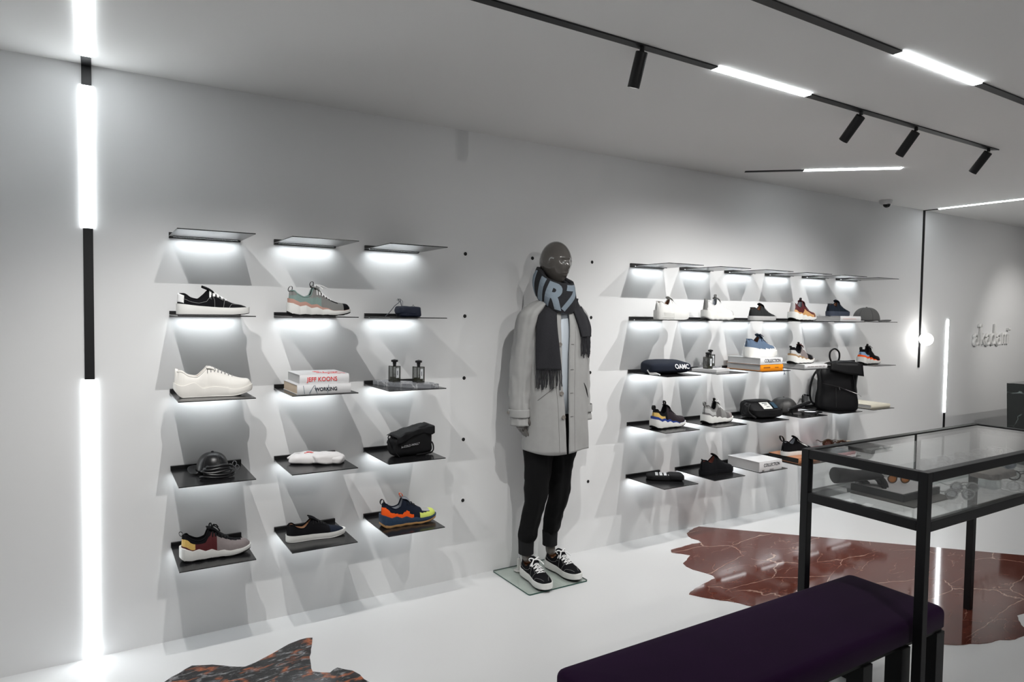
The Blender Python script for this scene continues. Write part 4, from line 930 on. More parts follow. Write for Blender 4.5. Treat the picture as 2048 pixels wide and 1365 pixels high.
def glasses(x,y,z,label,frame,lens,rz=0,s=1.0,thick=.0028,temple=None,up=0.0,flatfold=True,group=None):
    """faces -y locally; rests on lower rims and temples"""
    t=thing('sunglasses',(x,y,z),label,'glasses',rz,group); t.scale=(s,s,s); w,h=.0235,.0205
    rim=lambda a,sx:(sx*.034+w*math.cos(a)*(1+.08*math.sin(a)), -.002*abs(math.cos(a)), h+thick+h*math.sin(a)*(1-.05*math.cos(a)*sx))
    for sx in (-1,1):
        b=MB(); b.tube([rim(i*2*PI/28,sx) for i in range(29)],thick,7,caps=False); b.build('rim',frame,t,smooth=60)
        b=MB(); b.rings([[rim(i*2*PI/28,sx) for i in range(28)],[(sx*.034,-.003,h+thick)]*28],True,False,False); b.build('lens',lens,t,smooth=60,solid=.001)
        b=MB(); b.tube([(sx*.057,.0,h*1.5+thick),(sx*.065,.010,h*1.5),(sx*.066,.08,h*1.35),(sx*.064,.115,h*.9),(sx*.062,.135,.004)],thick*.8,6,flat=.6); b.build('temple',temple or frame,t,smooth=60)
    b=MB(); b.tube([(-.012,-.002,h*1.35+thick),(0,-.004,h*1.6+thick),(.012,-.002,h*1.35+thick)],thick*.8,6); b.tube([(-.016,-.001,h*2+thick-.002),(0,-.003,h*2.1+thick-.002),(.016,-.001,h*2+thick-.002)],thick*.5,6); b.build('bridge',frame,t,smooth=60)
    return t
m_tort=mat('tortoise_acetate',(0.045,0.028,0.016),.2,noise_amt=.6,noise_scale=60); m_gunm=mat('gunmetal',(0.12,0.12,0.11),.3,metal=1)
# hand form, tray and amber sunglasses in the display case
t = thing('tray',(2.350,-1.984,VF+.0045),'black tray lined with pale paper inside the display case','tray')
b=MB(); b.box(0,.27,0,.215,0,.028); b.build('tray_body',mat('tray_black',(0.010,0.010,0.011),.5),t,bevel=.002)
b=MB(); b.box(.008,.262,.008,.207,.0282,.0298); b.build('liner',mat('pale_liner',(0.50,0.48,0.49),.8),t)
b=MB(); b.box(0,.30,0,.25,0,.004); tag(b.build('card_sheet',mat('taupe_card',(0.12,0.11,0.10),.6),loc=(2.318,-2.038,VF+.0002)),'flat taupe card under the black tray in the display case','card')
m_hand = mat('matt_black_hand',(0.009,0.008,0.011),.65,spec=.3)
def hand_mesh(base, ex, ey, ez, s=1.0, curl=1.0, forearm=.07, rad=1.0):
    """wrist at base; ex towards the fingertips, ey towards the thumb side, ez back of the hand; closed overlapping volumes, fused by a voxel remesh"""
    b=MB(); secs=[(-forearm,.033,.027,0),(-forearm*.5,.030,.024,0),(0,.027,.019,0),(.02,.031,.0175,.001),(.045,.038,.0165,.003),(.070,.0405,.0150,.004),(.086,.039,.0125,.003),(.094,.030,.008,.001)]
    b.rings([[(x,ry*math.cos(2*PI*j/28)*rad,z0+rz*math.sin(2*PI*j/28)*rad) for j in range(28)] for x,ry,rz,z0 in secs])
    def finger(p,L1,r,angs,yaw):
        pts=[Vector(p)]; rr_=[r*1.02]; ang=.10*curl
        for q,(f,da) in enumerate(zip((.45,.30,.25),angs)):
            for h in range(3):
                ang+=curl*da/3; pts.append(pts[-1]+Vector((math.cos(ang)*math.cos(yaw),math.sin(yaw),-math.sin(ang)))*L1*f/3); rr_.append(r*(1.06 if h==2 and q<2 else 1.0)*(1-.07*q-.02*h))
        d=(pts[-1]-pts[-2]).normalized(); pts.append(pts[-1]+d*r*.45); rr_.append(r*.72); pts.append(pts[-1]+d*r*.25); rr_.append(r*.35)
        b.tube(pts,[q*rad for q in rr_],12)
    for k,(yy,x0,L1,r,c) in enumerate(((.029,.080,.074,.0092,.80),(.0105,.084,.083,.0096,.95),(-.0085,.081,.077,.0092,1.05),(-.0265,.074,.060,.0082,1.15))):
        finger((x0-.012,yy*.97,.004),L1+.012,r,(.50*c,.62*c,.42*c),(.05,.015,-.02,-.06)[k])
    b.tube([(.008,.018,-.006),(.028,.035,-.012),(.045,.046,-.018),(.060,.051,-.024),(.074,.050,-.031),(.084,.046,-.036),(.088,.043,-.038)],[q*rad for q in (.015,.0145,.0115,.0105,.0098,.008,.004)],12)
    me=bpy.data.meshes.new('hand_volume'); me.from_pydata(b.v,[],b.f)
    ex=Vector(ex).normalized(); ez=Vector(ez); ez=(ez-ex*ez.dot(ex)).normalized(); ey2=ez.cross(ex)
    if ey2.dot(Vector(ey))<0:
        for v in me.vertices: v.co.y*=-1
    X=Matrix((ex,ey2,ez)).transposed().to_4x4(); me.transform(Matrix.Translation(Vector(base)) @ X @ Matrix.Scale(s,4))
    q=bmesh.new(); q.from_mesh(me); bmesh.ops.remove_doubles(q,verts=q.verts,dist=1e-6); bmesh.ops.recalc_face_normals(q,faces=q.faces); q.to_mesh(me); q.free()
    return me
t = thing('mannequin_hand',(2.243,-1.785,VF+.010),'black mannequin hand holding the amber sunglasses in the display case','display hand')
me = hand_mesh((.060,-.026,.068),(.82,-.42,-.02),(.4,.8,-.2),(.0,.1,1),1.10,curl=1.05,forearm=.075,rad=1.10)
me.materials.clear(); me.materials.append(m_hand); o=bpy.data.objects.new('hand',me); COL.objects.link(o); o.parent=t
md=o.modifiers.new('R','REMESH'); md.mode='VOXEL'; md.voxel_size=.0022; md.use_smooth_shade=True
md=o.modifiers.new('Sm','SMOOTH'); md.iterations=6; md.factor=.5
text_obj('lettering','BLK',.0001,.0001,m_txtw,t,(0,0,0),(1,0,0),(0,0,1)) if False else None
glasses(2.512,-1.875,VF+.0350,'amber lensed sunglasses lying on the pale tray liner',m_tort,m_amber,rz=-.55,s=.78,temple=mat('black_temple',(0.015,0.015,0.018),.3))
b=MB(); b.box(0,.020,0,.0006,0,.0022); b.box(.003,.026,0,.0006,-.006,-.0038); b.xf(lambda p: Matrix.Rotation(-.5,3,'Z')@p+Vector((.105,-.083,.072))); b.build('print',mat('grey_print',(0.22,0.22,0.22),.6),[q for q in COL.objects if q.name.startswith('mannequin_hand')][0])
# clear eyewear and display blocks
m_acr=tintmat('clear_acrylic',(.86,.88,.88),.10)
t = thing('acrylic_block',(2.76,-1.80,VF),'long clear acrylic riser block carrying a row of clear glasses','display block')
b=MB(); b.box(0,.72,-.09,.07,0,.055); b.build('block',m_acr,t,bevel=.002)
for i,(x,nm) in enumerate(((2.81,'nearest'),(2.965,'second'),(3.12,'third'),(3.275,'fourth'),(3.415,'farthest'))):
    glasses(x,-1.865,VF+.0555,'%s pair of clear glasses in the back row on the riser' % nm,m_clr,m_lens2,rz=-1.25,s=.92,thick=.0044,group='clear glasses on the riser')
for i,(x,yq,nm) in enumerate(((2.60,-2.065,'leftmost'),(2.735,-2.02,'middle'),(3.33,-2.045,'rightmost'))):
    glasses(x,yq,VF+.0003,'%s of the clear glasses standing low on the glass floor at the front' % nm,m_clr,m_lens2,rz=-.6,s=.95,thick=.0040,group='clear glasses on the glass floor')
t = thing('stone_display',(2.93,-2.03,VF),'rough stone slab on a clear block with a dark lensed frame on top','display block')
b=MB(); b.box(-.03,.03,-.03,.03,0,.045); b.build('clear_block',m_acr,t)
b=MB(); blob(b,(.03,.0,.060),(.11,.055,.0145),(.35,.5),.010,30,3,nu=40,nv=10); b.build('stone',mat('speckled_stone',(0.30,0.27,0.25),.5,noise_amt=.4,noise_scale=70),t,smooth=25)
glasses(2.955,-2.055,VF+.082,'blue grey lensed glasses on the rough stone slab',m_clr,tintmat('blue_grey_lens',(.45,.50,.60),.25),rz=-.9)
glasses(3.19,-2.05,VF+.0003,'black framed glasses beside the rough stone slab',mat('black_acetate',(0.01,0.01,0.012),.15),m_lens,rz=-1.0)
# eyewear on the lowest wall shelves, behind the case
glasses(4.72,-.19,ZS[4]+FZ+.0305,'large brown sunglasses standing on the pink book',m_tort,m_brl,rz=-.75,s=1.55,thick=.0045)
glasses(5.02,-.17,ZS[4]+FZ,'beige sunglasses at the back of the last low shelf',mat('beige_acetate',(0.42,0.34,0.26),.3),tintmat('smoke_lens',(.4,.38,.36),.2),rz=-.75,s=1.35,thick=.004)
glasses(5.20,-.29,ZS[4]+FZ,'clear sunglasses at the front of the last low shelf',m_clr,m_lens,rz=-.75,s=1.2,thick=.004)

# ------------------------------------------------------------------ white wall lettering
t = thing('wall_lettering',(7.30,-.001,1.25),'raised white shop name lettering on the far wall','sign')
t.scale=(.92,1,1)
m_sign=mat('sign_white',(0.74,0.74,0.73),.5)
def stroke(pts,r=.0160,close=False):
    b=MB(); P=[Vector((x,-.013,z)) for x,z in pts]; b.tube(P,r,8,flat=1.0); b.xf(lambda p:(p.x,max(-.030,min(-.0005,p.y)),p.z)); return b
def arc(cx,cz,rx,rz_,a0,a1,n=16): return [(cx+rx*math.cos(a0+(a1-a0)*i/n),cz+rz_*math.sin(a0+(a1-a0)*i/n)) for i in range(n+1)]
XH=.115
def let(lst):
    b=MB()
    for pts in lst:
        q=stroke(pts); o=len(b.v); b.v+=q.v; b.f+=[tuple(o+i for i in f) for f in q.f]; b.m+=q.m
    b.build('letter',m_sign,t,smooth=60)
A=lambda x:[arc(x+.045,XH-.045,.042,.042,PI*.9,0,10)+[(x+.087,.012)], arc(x+.045,.040,.042,.034,PI/2,PI*2.2,18)+[]]
let(A(0.0)); let([[(.155,.012),(.155,.17)]+arc(.140,.185,.022,.030,0,PI*.95,8),[(.165,.055),(.225,.115)],[(.175,.062),(.235,.012)]])
let(A(.265)); let([[(.480,.012),(.480,.222)],arc(.430,.062,.044,.050,0,2*PI,22)]); let(A(.520))
let([[(.655,.012),(.655,.115)],arc(.685,.085,.030,.032,PI,0,8)+[(.715,.012)],arc(.745,.085,.030,.032,PI,0,8)+[(.775,.012)]]); let([[(.820,.012),(.820,.110)],[(.800,.165),(.842,.165)]])

# ------------------------------------------------------------------ mannequin
MX, MY = 1.90, -0.207
mq = thing('mannequin',(MX,MY,0),'glossy grey mannequin in a pale grey coat, scarf and black trousers on a glass base','mannequin')
m_skin = mat('glossy_grey_mannequin',(0.105,0.096,0.088),.16,spec=.6,coat=.5)
def head_pts(cx,cy,cz,yaw,tilt):
    rs=[]; nv,nu=56,64
    for i in range(nv+1):
        ph=-PI/2+PI*i/nv; row=[]
        for j in range(nu):
            a=2*PI*j/nu        # a=0 faces -y
            sx,sy,sz=math.sin(a)*math.cos(ph),-math.cos(a)*math.cos(ph),math.sin(ph)
            z=.122*sz; zz=z
            wx=.083; wf=.100; wb=.102
            if z<0:
                k=-z/.122; wx*=1-.38*k**1.4; wb*=1-.55*k**1.2; wf*=1-.10*k**2
            x=wx*sx; y=(wf if sy<0 else wb)*sy
            if sy<0:       # face relief
                f=max(0,-sy); X=x; 
                g=lambda x0,z0,s1,s2: math.exp(-((abs(X)-x0)/s1)**2-((zz-z0)/s2)**2)
                y-= .016*math.exp(-(X/.011)**2)*max(0,1-abs((zz+.020)/.030))**.8*(1 if zz>-.05 else 0)*(1.25 if zz<-.018 else 1)   # nose
                y+= .011*g(.030,.008,.015,.011)         # eye sockets
                y-= .0045*g(.030,.007,.010,.006)        # eyelids
                y-= .005*math.exp(-(X/.045)**2-((zz-.026)/.009)**2)   # brow
                y-= .007*math.exp(-(X/.022)**2-((zz+.060)/.006)**2)   # upper lip
                y-= .007*math.exp(-(X/.018)**2-((zz+.072)/.006)**2)   # lower lip
                y+= .004*math.exp(-(X/.022)**2-((zz+.066)/.0025)**2)
                y-= .008*math.exp(-(X/.022)**2-((zz+.102)/.014)**2)   # chin
                y+= .006*g(.048,-.045,.018,.025)        # cheeks hollow
            row.append(Vector((x,y,zz)))
        rs.append(row)
    Rm_=Matrix.Rotation(yaw,3,'Z')@Matrix.Rotation(tilt,3,'X')
    return [[Rm_@p+Vector((cx,cy,cz)) for p in r] for r in rs], Rm_
HC=Vector((.030,-.040,1.798)); HY=.16
bm_=MB(); hr,HR=head_pts(*HC,HY,0.0); bm_.rings(hr,True,True,True)
for s_ in (-1,1):      # ears
    e=MB(); blob(e,(0,0,0),(.005,.014,.026),(1,1),0,nu=16,nv=10)
    e.xf(lambda p: HR@(p+Vector((s_*.077,.006,-.004)))+HC); o_=len(bm_.v); bm_.v+=e.v; bm_.f+=[tuple(o_+i for i in f) for f in e.f]; bm_.m+=e.m
# torso, arms, legs as one skinned skeleton
me=bpy.data.meshes.new('skel'); bb=bmesh.new(); lay=bb.verts.layers.skin.verify()
def V(p,r,r2=None,root=False):
    v=bb.verts.new(p); v[lay].radius=(r,r2 or r); v[lay].use_root=root; return v
def E_(*vs_): 
    for a_,c_ in zip(vs_,vs_[1:]): bb.edges.new((a_,c_))
pel=V((.035,-.015,.93),.115,.09,True); wai=V((.045,-.025,1.12),.115,.085); che=V((.052,-.025,1.34),.110,.075); nb=V((.055,-.02,1.50),.055,.045); nk=V((.045,-.033,1.60),.052); hd=V((.038,-.036,1.70),.050)
E_(pel,wai,che,nb,nk,hd)
feet={}
for s_,(hx,hy),(kx,ky),(ax,ay) in ((-1,(-.050,-.02),(-.072,-.035),(-.080,.052)),(1,(.112,-.02),(.103,-.015),(.108,.082))):
    h=V((hx,hy,.86),.070); k=V((kx,ky,.50),.045); a0_=V((ax,ay+(.0 if s_>0 else 0),.22),.030); a=V((ax,ay,.13),.031); f=V((ax,ay-.02,.075),.034); E_(pel,h,k,a0_,a,f)
    sh=V((.055+s_*.15,-.025,1.47),.05); el=V((.055+s_*.215-(.02 if s_>0 else 0),.005+(.02 if s_>0 else 0),1.20),.036); wr_=V((.055+s_*.232-(.022 if s_>0 else 0),-.018+(.022 if s_>0 else 0),.955),.028); E_(nb,sh,el,wr_)
bb.to_mesh(me); bb.free(); o=bpy.data.objects.new('skel',me); COL.objects.link(o); o.modifiers.new('S','SKIN'); md=o.modifiers.new('U','SUBSURF'); md.levels=md.render_levels=2
dg=bpy.context.evaluated_depsgraph_get(); sk=bpy.data.meshes.new_from_object(o.evaluated_get(dg)); bpy.data.objects.remove(o)
hands=[]
for s_ in (-1,1):
    hands.append(hand_mesh((.055+s_*.232-(.022 if s_>0 else 0),-.018+(.022 if s_>0 else 0),.955),(-.0*s_,-.16,-1),(-s_*.25,-1,.0),(s_,-.25,0),.88,curl=.62,forearm=.05))
bj=bmesh.new(); tmp=bpy.data.meshes.new('t'); tmp.from_pydata(bm_.v,[],bm_.f); bj.from_mesh(tmp); bj.from_mesh(sk)
for h in hands: bj.from_mesh(h)
bmesh.ops.recalc_face_normals(bj,faces=bj.faces); body=bpy.data.meshes.new('body'); bj.to_mesh(body); bj.free(); body.materials.append(m_skin)
o=bpy.data.objects.new('body',body); COL.objects.link(o); o.parent=mq
md=o.modifiers.new('R','REMESH'); md.mode='VOXEL'; md.voxel_size=.0036; md.use_smooth_shade=True
md=o.modifiers.new('Sm','SMOOTH'); md.iterations=2; md.factor=.5
# glass base and ankle rod
m_baseg = bpy.data.materials.new('green_base_glass'); m_baseg.use_nodes=True; nt=m_baseg.node_tree; [nt.nodes.remove(n) for n in list(nt.nodes)]
_o=nt.nodes.new('ShaderNodeOutputMaterial'); _m=nt.nodes.new('ShaderNodeMixShader'); _t=nt.nodes.new('ShaderNodeBsdfTransparent'); _t.inputs[0].default_value=(.945,.972,.952,1)
_g=nt.nodes.new('ShaderNodeBsdfGlossy'); _g.inputs['Roughness'].default_value=.02; _m.inputs[0].default_value=.10
nt.links.new(_t.outputs[0],_m.inputs[1]); nt.links.new(_g.outputs[0],_m.inputs[2]); nt.links.new(_m.outputs[0],_o.inputs[0])
x0,x1,y0,y1=1.681-MX,2.078-MX,-.404-MY,-.012-MY
b=MB(); b.rings([rr(x0+d,x1-d,y0+d,y1-d,.012,z) for d,z in ((.001,.0006),(0,.0016),(0,.0078),(.001,.0088))]); bs=b.build('glass_base',m_baseg,mq,smooth=30)
b=MB(); rb=rr(x0-.0006,x1+.0006,y0-.0006,y1+.0006,.0125,0); rb2=rr(x0-.0001,x1+.0001,y0-.0001,y1+.0001,.012,0); n=len(rb)
b.rings([[(p[0],p[1],z) for p in rb] for z in (.0008,.0080)],True,False,False); b.build('polished_edge',m_glassedge,bs,smooth=30)
b=MB(); b.lathe([(.0001,.009),(.030,.009),(.030,.0115),(.012,.0125),(.012,.078),(.009,.082),(.0001,.082)],20)
b.xf(lambda p: p+Vector((-.085,.118,0))); rod=b.build('ankle_support',mat('support_white',(0.55,0.55,0.53),.3),mq,smooth=35)
b=MB(); b.tube([(-.085,.118,.08),(-.085,.118,.13),(-.078,.112,.165),(-.060,.095,.185),(-.055,.07,.20)],.005,8); b.build('rod',mat('steel'),rod,smooth=60)
# shoes
for (tx,ty,rz_,nm) in ((-.080,.075,-PI/2-.10,'l'),(.108,.105,-PI/2+.05,'r')):
    root = low(None, parent=mq, th=[(0,.050),(.3,.042),(.7,.036),(1,.036)], zout=.003, toe=.010, seams=SHARD, nlace=5, bow=.034, tongue=(.335,.020,0,0), tongue_mat=BK, heeltab=(LACEW,.056,.096,.80), lr=.0036, ly=.028, dz=-.006, open=(.035,.42), wr=.030)
    root.rotation_euler=(0,0,rz_); root.location=(tx,ty,.0092)
    kids=list(root.children); up=[k for k in kids if k.name.startswith('upper')][0]
    up.parent=mq; up.location=root.location; up.rotation_euler=root.rotation_euler; up.name='sneaker'
    for k in kids:
        if k is not up: k.parent=up
    bpy.data.objects.remove(root)
# trousers
m_tr = mat('black_jersey',(0.0035,0.0035,0.004),.9,spec=.25,noise_amt=.1,noise_scale=100,bump=.1)
def path_tube(path, rad, n=36, m=40, wob=.0, seed=0, sq=1.0):
    rs=[]
    for i in range(m+1):
        u=i/m; p=Vector((interp([(q[0],q[1]) for q in path],u),interp([(q[0],q[2]) for q in path],u),interp([(q[0],q[3]) for q in path],u)))
        r1=interp([(q[0],q[1]) for q in rad],u); r2=interp([(q[0],q[2]) for q in rad],u); row=[]
        for j in range(n):
            a=2*PI*j/n; d=wob*(.8*noise.noise(Vector((math.cos(a)*1.2+seed,math.sin(a)*1.2,p.z*7)))+.7*noise.noise(Vector((math.cos(a)*3+seed,math.sin(a)*3,p.z*4+seed)))+.6*noise.noise(Vector((math.cos(a)*2+seed,math.sin(a)*2,p.z*22))))
            row.append((p.x+(r1+d)*math.cos(a),p.y+(r2+d)*math.sin(a),p.z))
        rs.append(row)
    return rs
b=MB()
for s_,pth,rd in ((-1,[(0,-.040,-.02,.93),(.2,-.050,-.022,.80),(.55,-.073,-.032,.50),(.8,-.078,.015,.32),(1,-.080,.052,.205)],[(0,.080,.090),(.2,.088,.088),(.5,.067,.070),(.8,.053,.056),(.93,.054,.055),(.97,.050,.051),(1,.044,.046)]),
                  (1,[(0,.105,-.02,.93),(.2,.112,-.025,.80),(.55,.103,-.015,.50),(.8,.107,.045,.32),(1,.108,.082,.215)],[(0,.080,.090),(.2,.086,.088),(.5,.064,.066),(.8,.050,.052),(.93,.051,.052),(.97,.048,.049),(1,.043,.044)])):
    b.rings(path_tube(pth,rd,wob=.010,seed=3*s_))
b.rings([[(.033+.145*math.cos(2*PI*j/36)*k,-.02+.115*math.sin(2*PI*j/36)*k,z) for j in range(36)] for z,k in ((.80,.6),(.86,.88),(.95,.95),(1.02,.9))])
tr=b.build('trousers',m_tr,mq,smooth=70)
for (ax,ay,zt_) in ((-.080,.053,.215),(.108,.083,.225)):
    b=MB(); b.rings([[(ax+(r+.0012*(j%2))*math.cos(2*PI*j/72),ay+(r+.0012*(j%2))*1.03*math.sin(2*PI*j/72),z) for j in range(72)] for r,z in ((.045,zt_),(.0435,zt_-.03),(.0425,zt_-.06),(.0425,zt_-.085),(.037,zt_-.088))],True,False,False)
    b.build('rib_cuff',mat('black_rib',(0.005,0.005,0.006),.9),tr,smooth=40)
# T-shirt
CX,CY=.055,-.033
b=MB(); rs=[]
for z,a,c in ((.955,.150,.104),(1.1,.150,.103),(1.3,.155,.105),(1.42,.150,.100),(1.50,.125,.085),(1.56,.085,.070),(1.60,.066,.060)):
    rs.append([(CX+(a+.003*math.sin(5*2*PI*j/48))*math.cos(2*PI*j/48),CY+(c+.003*math.sin(7*2*PI*j/48))*math.sin(2*PI*j/48),z) for j in range(48)])
b.rings(rs,True,False,False); b.build('tshirt',mat('white_jersey',(0.62,0.68,0.74),.9),mq,smooth=70,solid=.002)
# coat
m_coat = mat('pale_grey_coat_cloth',(0.36,0.36,0.355),.75,noise_amt=.06,noise_scale=30,bump=.12)
m_coatd = mat('coat_seam',(0.16,0.155,0.15),.8); m_btn = mat('horn_button',(0.22,0.20,0.18),.4)
AZ=[(.74,.208),(.9,.203),(1.1,.196),(1.3,.192),(1.42,.190),(1.50,.168),(1.555,.120),(1.60,.082)]
BZ=[(.74,.148),(.9,.142),(1.1,.136),(1.3,.132),(1.42,.126),(1.50,.112),(1.555,.092),(1.60,.078)]
def coat_pt(x_or_t, z, off=0.0, ang=None):
    """surface point: ang measured from the front (-y) towards +x"""
    a=interp(AZ,z)+off; c=interp(BZ,z)+off
    d=.0055*noise.noise(Vector((math.sin(ang)*2.2,math.cos(ang)*2.2,z*5)))+.0045*noise.noise(Vector((math.sin(ang)*5,math.cos(ang)*5+3,z*9)))*(1.3-z*.5)
    fold=.006*math.sin(ang*6+z*3)*max(0,(1.15-z))
    return Vector((CX+(a+d+fold)*math.sin(ang),CY-(c+d+fold)*math.cos(ang),z))
def edge_ang(z,s):
    xr=lin([(.74,-.030),(1.0,-.040),(1.15,-.056),(1.45,-.060),(1.60,-.04)],z); xl=lin([(.74,-.016),(1.0,-.014),(1.3,-.014),(1.6,.005)],z)
    x=xr if s<0 else xl; return math.asin(max(-.95,min(.95,x/interp(AZ,z))))
b=MB(); rs=[]; NZ,NA=60,96
for i in range(NZ+1):
    u=i/NZ; z=.742+(1.60-.742)*u; a0=edge_ang(z,1); a1=2*PI+edge_ang(z,-1); row=[]
    for k in range(NA+1):
        ang=a0+(a1-a0)*k/NA; p=coat_pt(0,z,ang=ang)
        if i==0: p.z += .008*math.sin(ang*3)+ (.012 if abs(ang-PI)<1 else 0)
        row.append(p)
    rs.append(row)
b.rings(rs,closed=False)
coat=b.build('coat',m_coat,mq,smooth=70,solid=.003)
for s_ in (-1,1):
    b=MB(); xo=.022 if s_>0 else 0; yo=.022 if s_>0 else .0
    pth=[(0,CX+s_*.070,-.03+yo,1.600),(.07,CX+s_*.135-xo,-.03+yo,1.565),(.16,CX+s_*.192-xo,-.022+yo,1.495),(.5,CX+s_*.222-xo,.0+yo,1.20),(.8,CX+s_*.234-xo,-.010+yo,1.0),(1,CX+s_*.237-xo,-.018+yo,.893)]
    rd=[(0,.015,.03),(.07,.042,.058),(.16,.058,.070),(.5,.058,.066),(.8,.053,.060),(1,.052,.058)]
    rs=path_tube(pth,rd,n=40,m=60,wob=.009,seed=9+5*s_)
    b.rings(rs,True,True,False); b.build('sleeve',m_coat,coat,smooth=70,solid=.0025)
    c_=Vector((CX+s_*.237-xo,-.015+yo,0))
    b=MB(); b.rings([[(c_.x+(.0575+.001*k)*math.cos(2*PI*j/40),c_.y+(.064)*math.sin(2*PI*j/40),z) for j in range(40)] for k,z in ((0,.983),(1,.980),(1,.944),(0,.940))],True,False,False)
    b.build('cuff_strap',m_coat,coat,smooth=40,solid=.003)
    b=MB(); b.lathe([(.0001,.0),(.009,.0),(.010,.002),(.008,.004),(.0001,.003)],16); b.xf(lambda p: Vector((c_.x-.0600+0*p.x-p.z,c_.y+.02+p.x,.962+p.y)) if True else p); b.build('button',m_btn,coat,smooth=50)
def on_coat(ang,z,off=.004): return coat_pt(0,z,off=off,ang=ang)
# plackets, buttons, buttonholes, pockets
for z in (1.345,1.205,1.075,.945):
    a=edge_ang(z,-1)-.06; p=on_coat(a,z,.006); b=MB(); b.lathe([(.0001,.0),(.0105,.0),(.012,.002),(.010,.0045),(.006,.0035),(.0001,.0035)],18)
    q=Vector((math.sin(a),-math.cos(a),0)).to_track_quat('Z','Y'); b.xf(lambda v: q@v+p); 
    if z not in (1.205,): b.build('button',m_btn,coat,smooth=50)
    a=edge_ang(z,1)+.10; b=MB(); b.tube([on_coat(a-.045,z,.003),on_coat(a+.045,z,.003)],.0014,5); b.build('buttonhole',m_coatd,coat)
b=MB(); b.tube([on_coat(edge_ang(z,1)+.20,z,.0018) for z in [.75+.03*k for k in range(24)]],.0009,4); b.build('placket_seam',m_coatd,coat)
b=MB(); b.tube([on_coat(edge_ang(z,-1)-.20,z,.0018) for z in [.75+.03*k for k in range(24)]],.0009,4); b.build('placket_seam',m_coatd,coat)
b=MB(); b.tube([on_coat(-1.05+.55*k/8,1.035+.075*k/8,.0022) for k in range(9)],.0016,5); b.build('pocket_welt',m_coatd,coat)
b=MB(); b.tube([on_coat(.98-.40*k/8,1.035+.090*k/8,.0022) for k in range(9)],[.0012+.0035*math.sin(PI*k/8) for k in range(9)],5); b.build('pocket_opening',mat('pocket_dark',(0.02,0.02,0.02),.9),coat)
# scarf
m_sc = mat('charcoal_wool',(0.022,0.022,0.026),.95,noise_amt=.35,noise_scale=220,bump=.3); m_let = mat('pale_blue_wool',(0.23,0.28,0.33),.95)
SCx,SCy,SCz=.022,-.050,1.645
def ring_pt(al,h,out,scale=1.0):
    """al: azimuth from -y to +x; h: height across the band (-1..1); out: extra radius"""
    r=.106+.010*math.cos(2*al); bulge=.020*(1-h*h)
    rr_=(r+bulge+out)*scale; x=rr_*math.sin(al); y=-rr_*.96*math.cos(al)
    z=SCz+.082*h + .050*(-math.cos(al-.30)) + .004*math.sin(2*al)
    return Vector((SCx+x,SCy+y,z))
b=MB(); rs=[]
for i in range(72):
    al=2*PI*i/72; row=[]
    for k in range(20):
        q=2*PI*k/20; h=math.sin(q); o_=.0 if math.cos(q)>0 else -.036*abs(math.cos(q))**.5
        p=ring_pt(al,h,o_+.004*math.sin(al*5+h*2)); row.append(p)
    rs.append(row)
rs.append(rs[0]); b.rings(rs,True,False,False); scarf=b.build('scarf',m_sc,mq,smooth=70)
b=MB(); rs=[]
for i in range(73):   # inner rolled layer round the neck
    al=2*PI*i/72; rs.append([ring_pt(al,0,-.045+.016*math.cos(2*PI*k/10)+.004*math.sin(al*3))+Vector((0,0,.050+.022*math.sin(2*PI*k/10))) for k in range(10)])
b.rings(rs,True,False,False); b.build('inner_layer',m_sc,scarf,smooth=70)
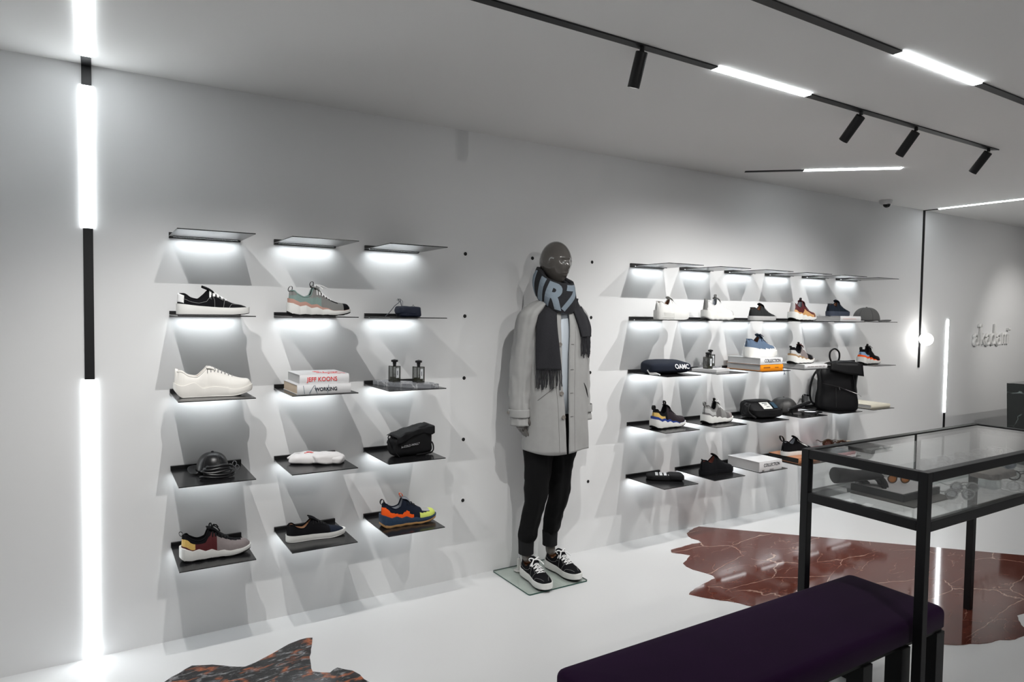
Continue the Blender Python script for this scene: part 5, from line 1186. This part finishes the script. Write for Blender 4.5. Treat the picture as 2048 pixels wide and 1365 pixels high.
def scarf_letter(ch,al0,size=.170,bold=.006,sx=1.0):
    me=text_bm(ch,size,.0018,bold,'CENTER',sx); bm=bmesh.new(); bm.from_mesh(me); bpy.data.meshes.remove(me)
    zs=[v.co.y for v in bm.verts]; cz=(min(zs)+max(zs))/2
    for ax,rng in (((1,0,0),[-.1+.008*k for k in range(26)]),((0,1,0),[cz-.08+.02*k for k in range(9)])):
        for c in rng: bmesh.ops.bisect_plane(bm,geom=bm.verts[:]+bm.edges[:]+bm.faces[:],plane_co=Vector(ax)*c,plane_no=ax)
    for v in bm.verts:
        s=v.co.x+.30*(v.co.y-cz); h=(v.co.y-cz)/.080; v.co=ring_pt(al0+s/.120,max(-1,min(1,h)),.004*math.sin((al0+s/.120)*5+max(-1,min(1,h))*2)+.0015+v.co.z)
    m2=bpy.data.meshes.new('letter'); bm.to_mesh(m2); bm.free(); m2.materials.append(m_let)
    o=bpy.data.objects.new('letter',m2); COL.objects.link(o); o.parent=scarf
scarf_letter('A',-2.25,.180,.007,.8); scarf_letter('I',-1.38,.180,.010); scarf_letter('R',-.66,.185,.008,.90); scarf_letter('7',.12,.180,.008,.88)
rnd=random.Random(5)
def tail(a_top,a_bot,z_top,z_bot,wd,name='tail',fr=.085,off=.016):
    b=MB(); rs=[]; n=30
    for i in range(n+1):
        u=i/n; z=z_top+(z_bot-z_top)*u; ac=a_top+(a_bot-a_top)*u; row=[]; w_=wd*(.82+.18*u)
        for k in range(13):
            q=-1+2*k/12; ang=ac+q*w_/2/.17; e_=off+.003*math.sin(q*4+u*5)+.010*(u<.25)*(1-u/.25); zz=min(z,1.585)
            p=coat_pt(0,zz,off=e_,ang=ang); p.z=z; 
            row.append(p)
        rs.append(row)
    b.rings(rs,closed=False); o=b.build('scarf_end',m_sc,scarf,smooth=70,solid=.009)
    b=MB()
    for k in range(17):
        q=-1+2*k/16; ang=a_bot+q*wd/2/.17; pts=[]; L_=fr*rnd.uniform(.85,1.15); dx=rnd.uniform(-.03,.03)
        for j in range(6): p=coat_pt(0,z_bot,off=off,ang=ang+dx*j/5); p.z=z_bot-L_*j/5+.004; p.y-=.002*math.sin(j*2+k); pts.append(p)
        b.tube(pts,.0030,5)
    f=b.build('fringe',m_sc,scarf,smooth=60)
tail(-.86,-.72,1.625,1.205,.128,fr=.10)
tail(.42,.72,1.600,1.385,.130,fr=.11)
tail(.85,1.05,1.555,1.41,.07,fr=.09,off=.008)
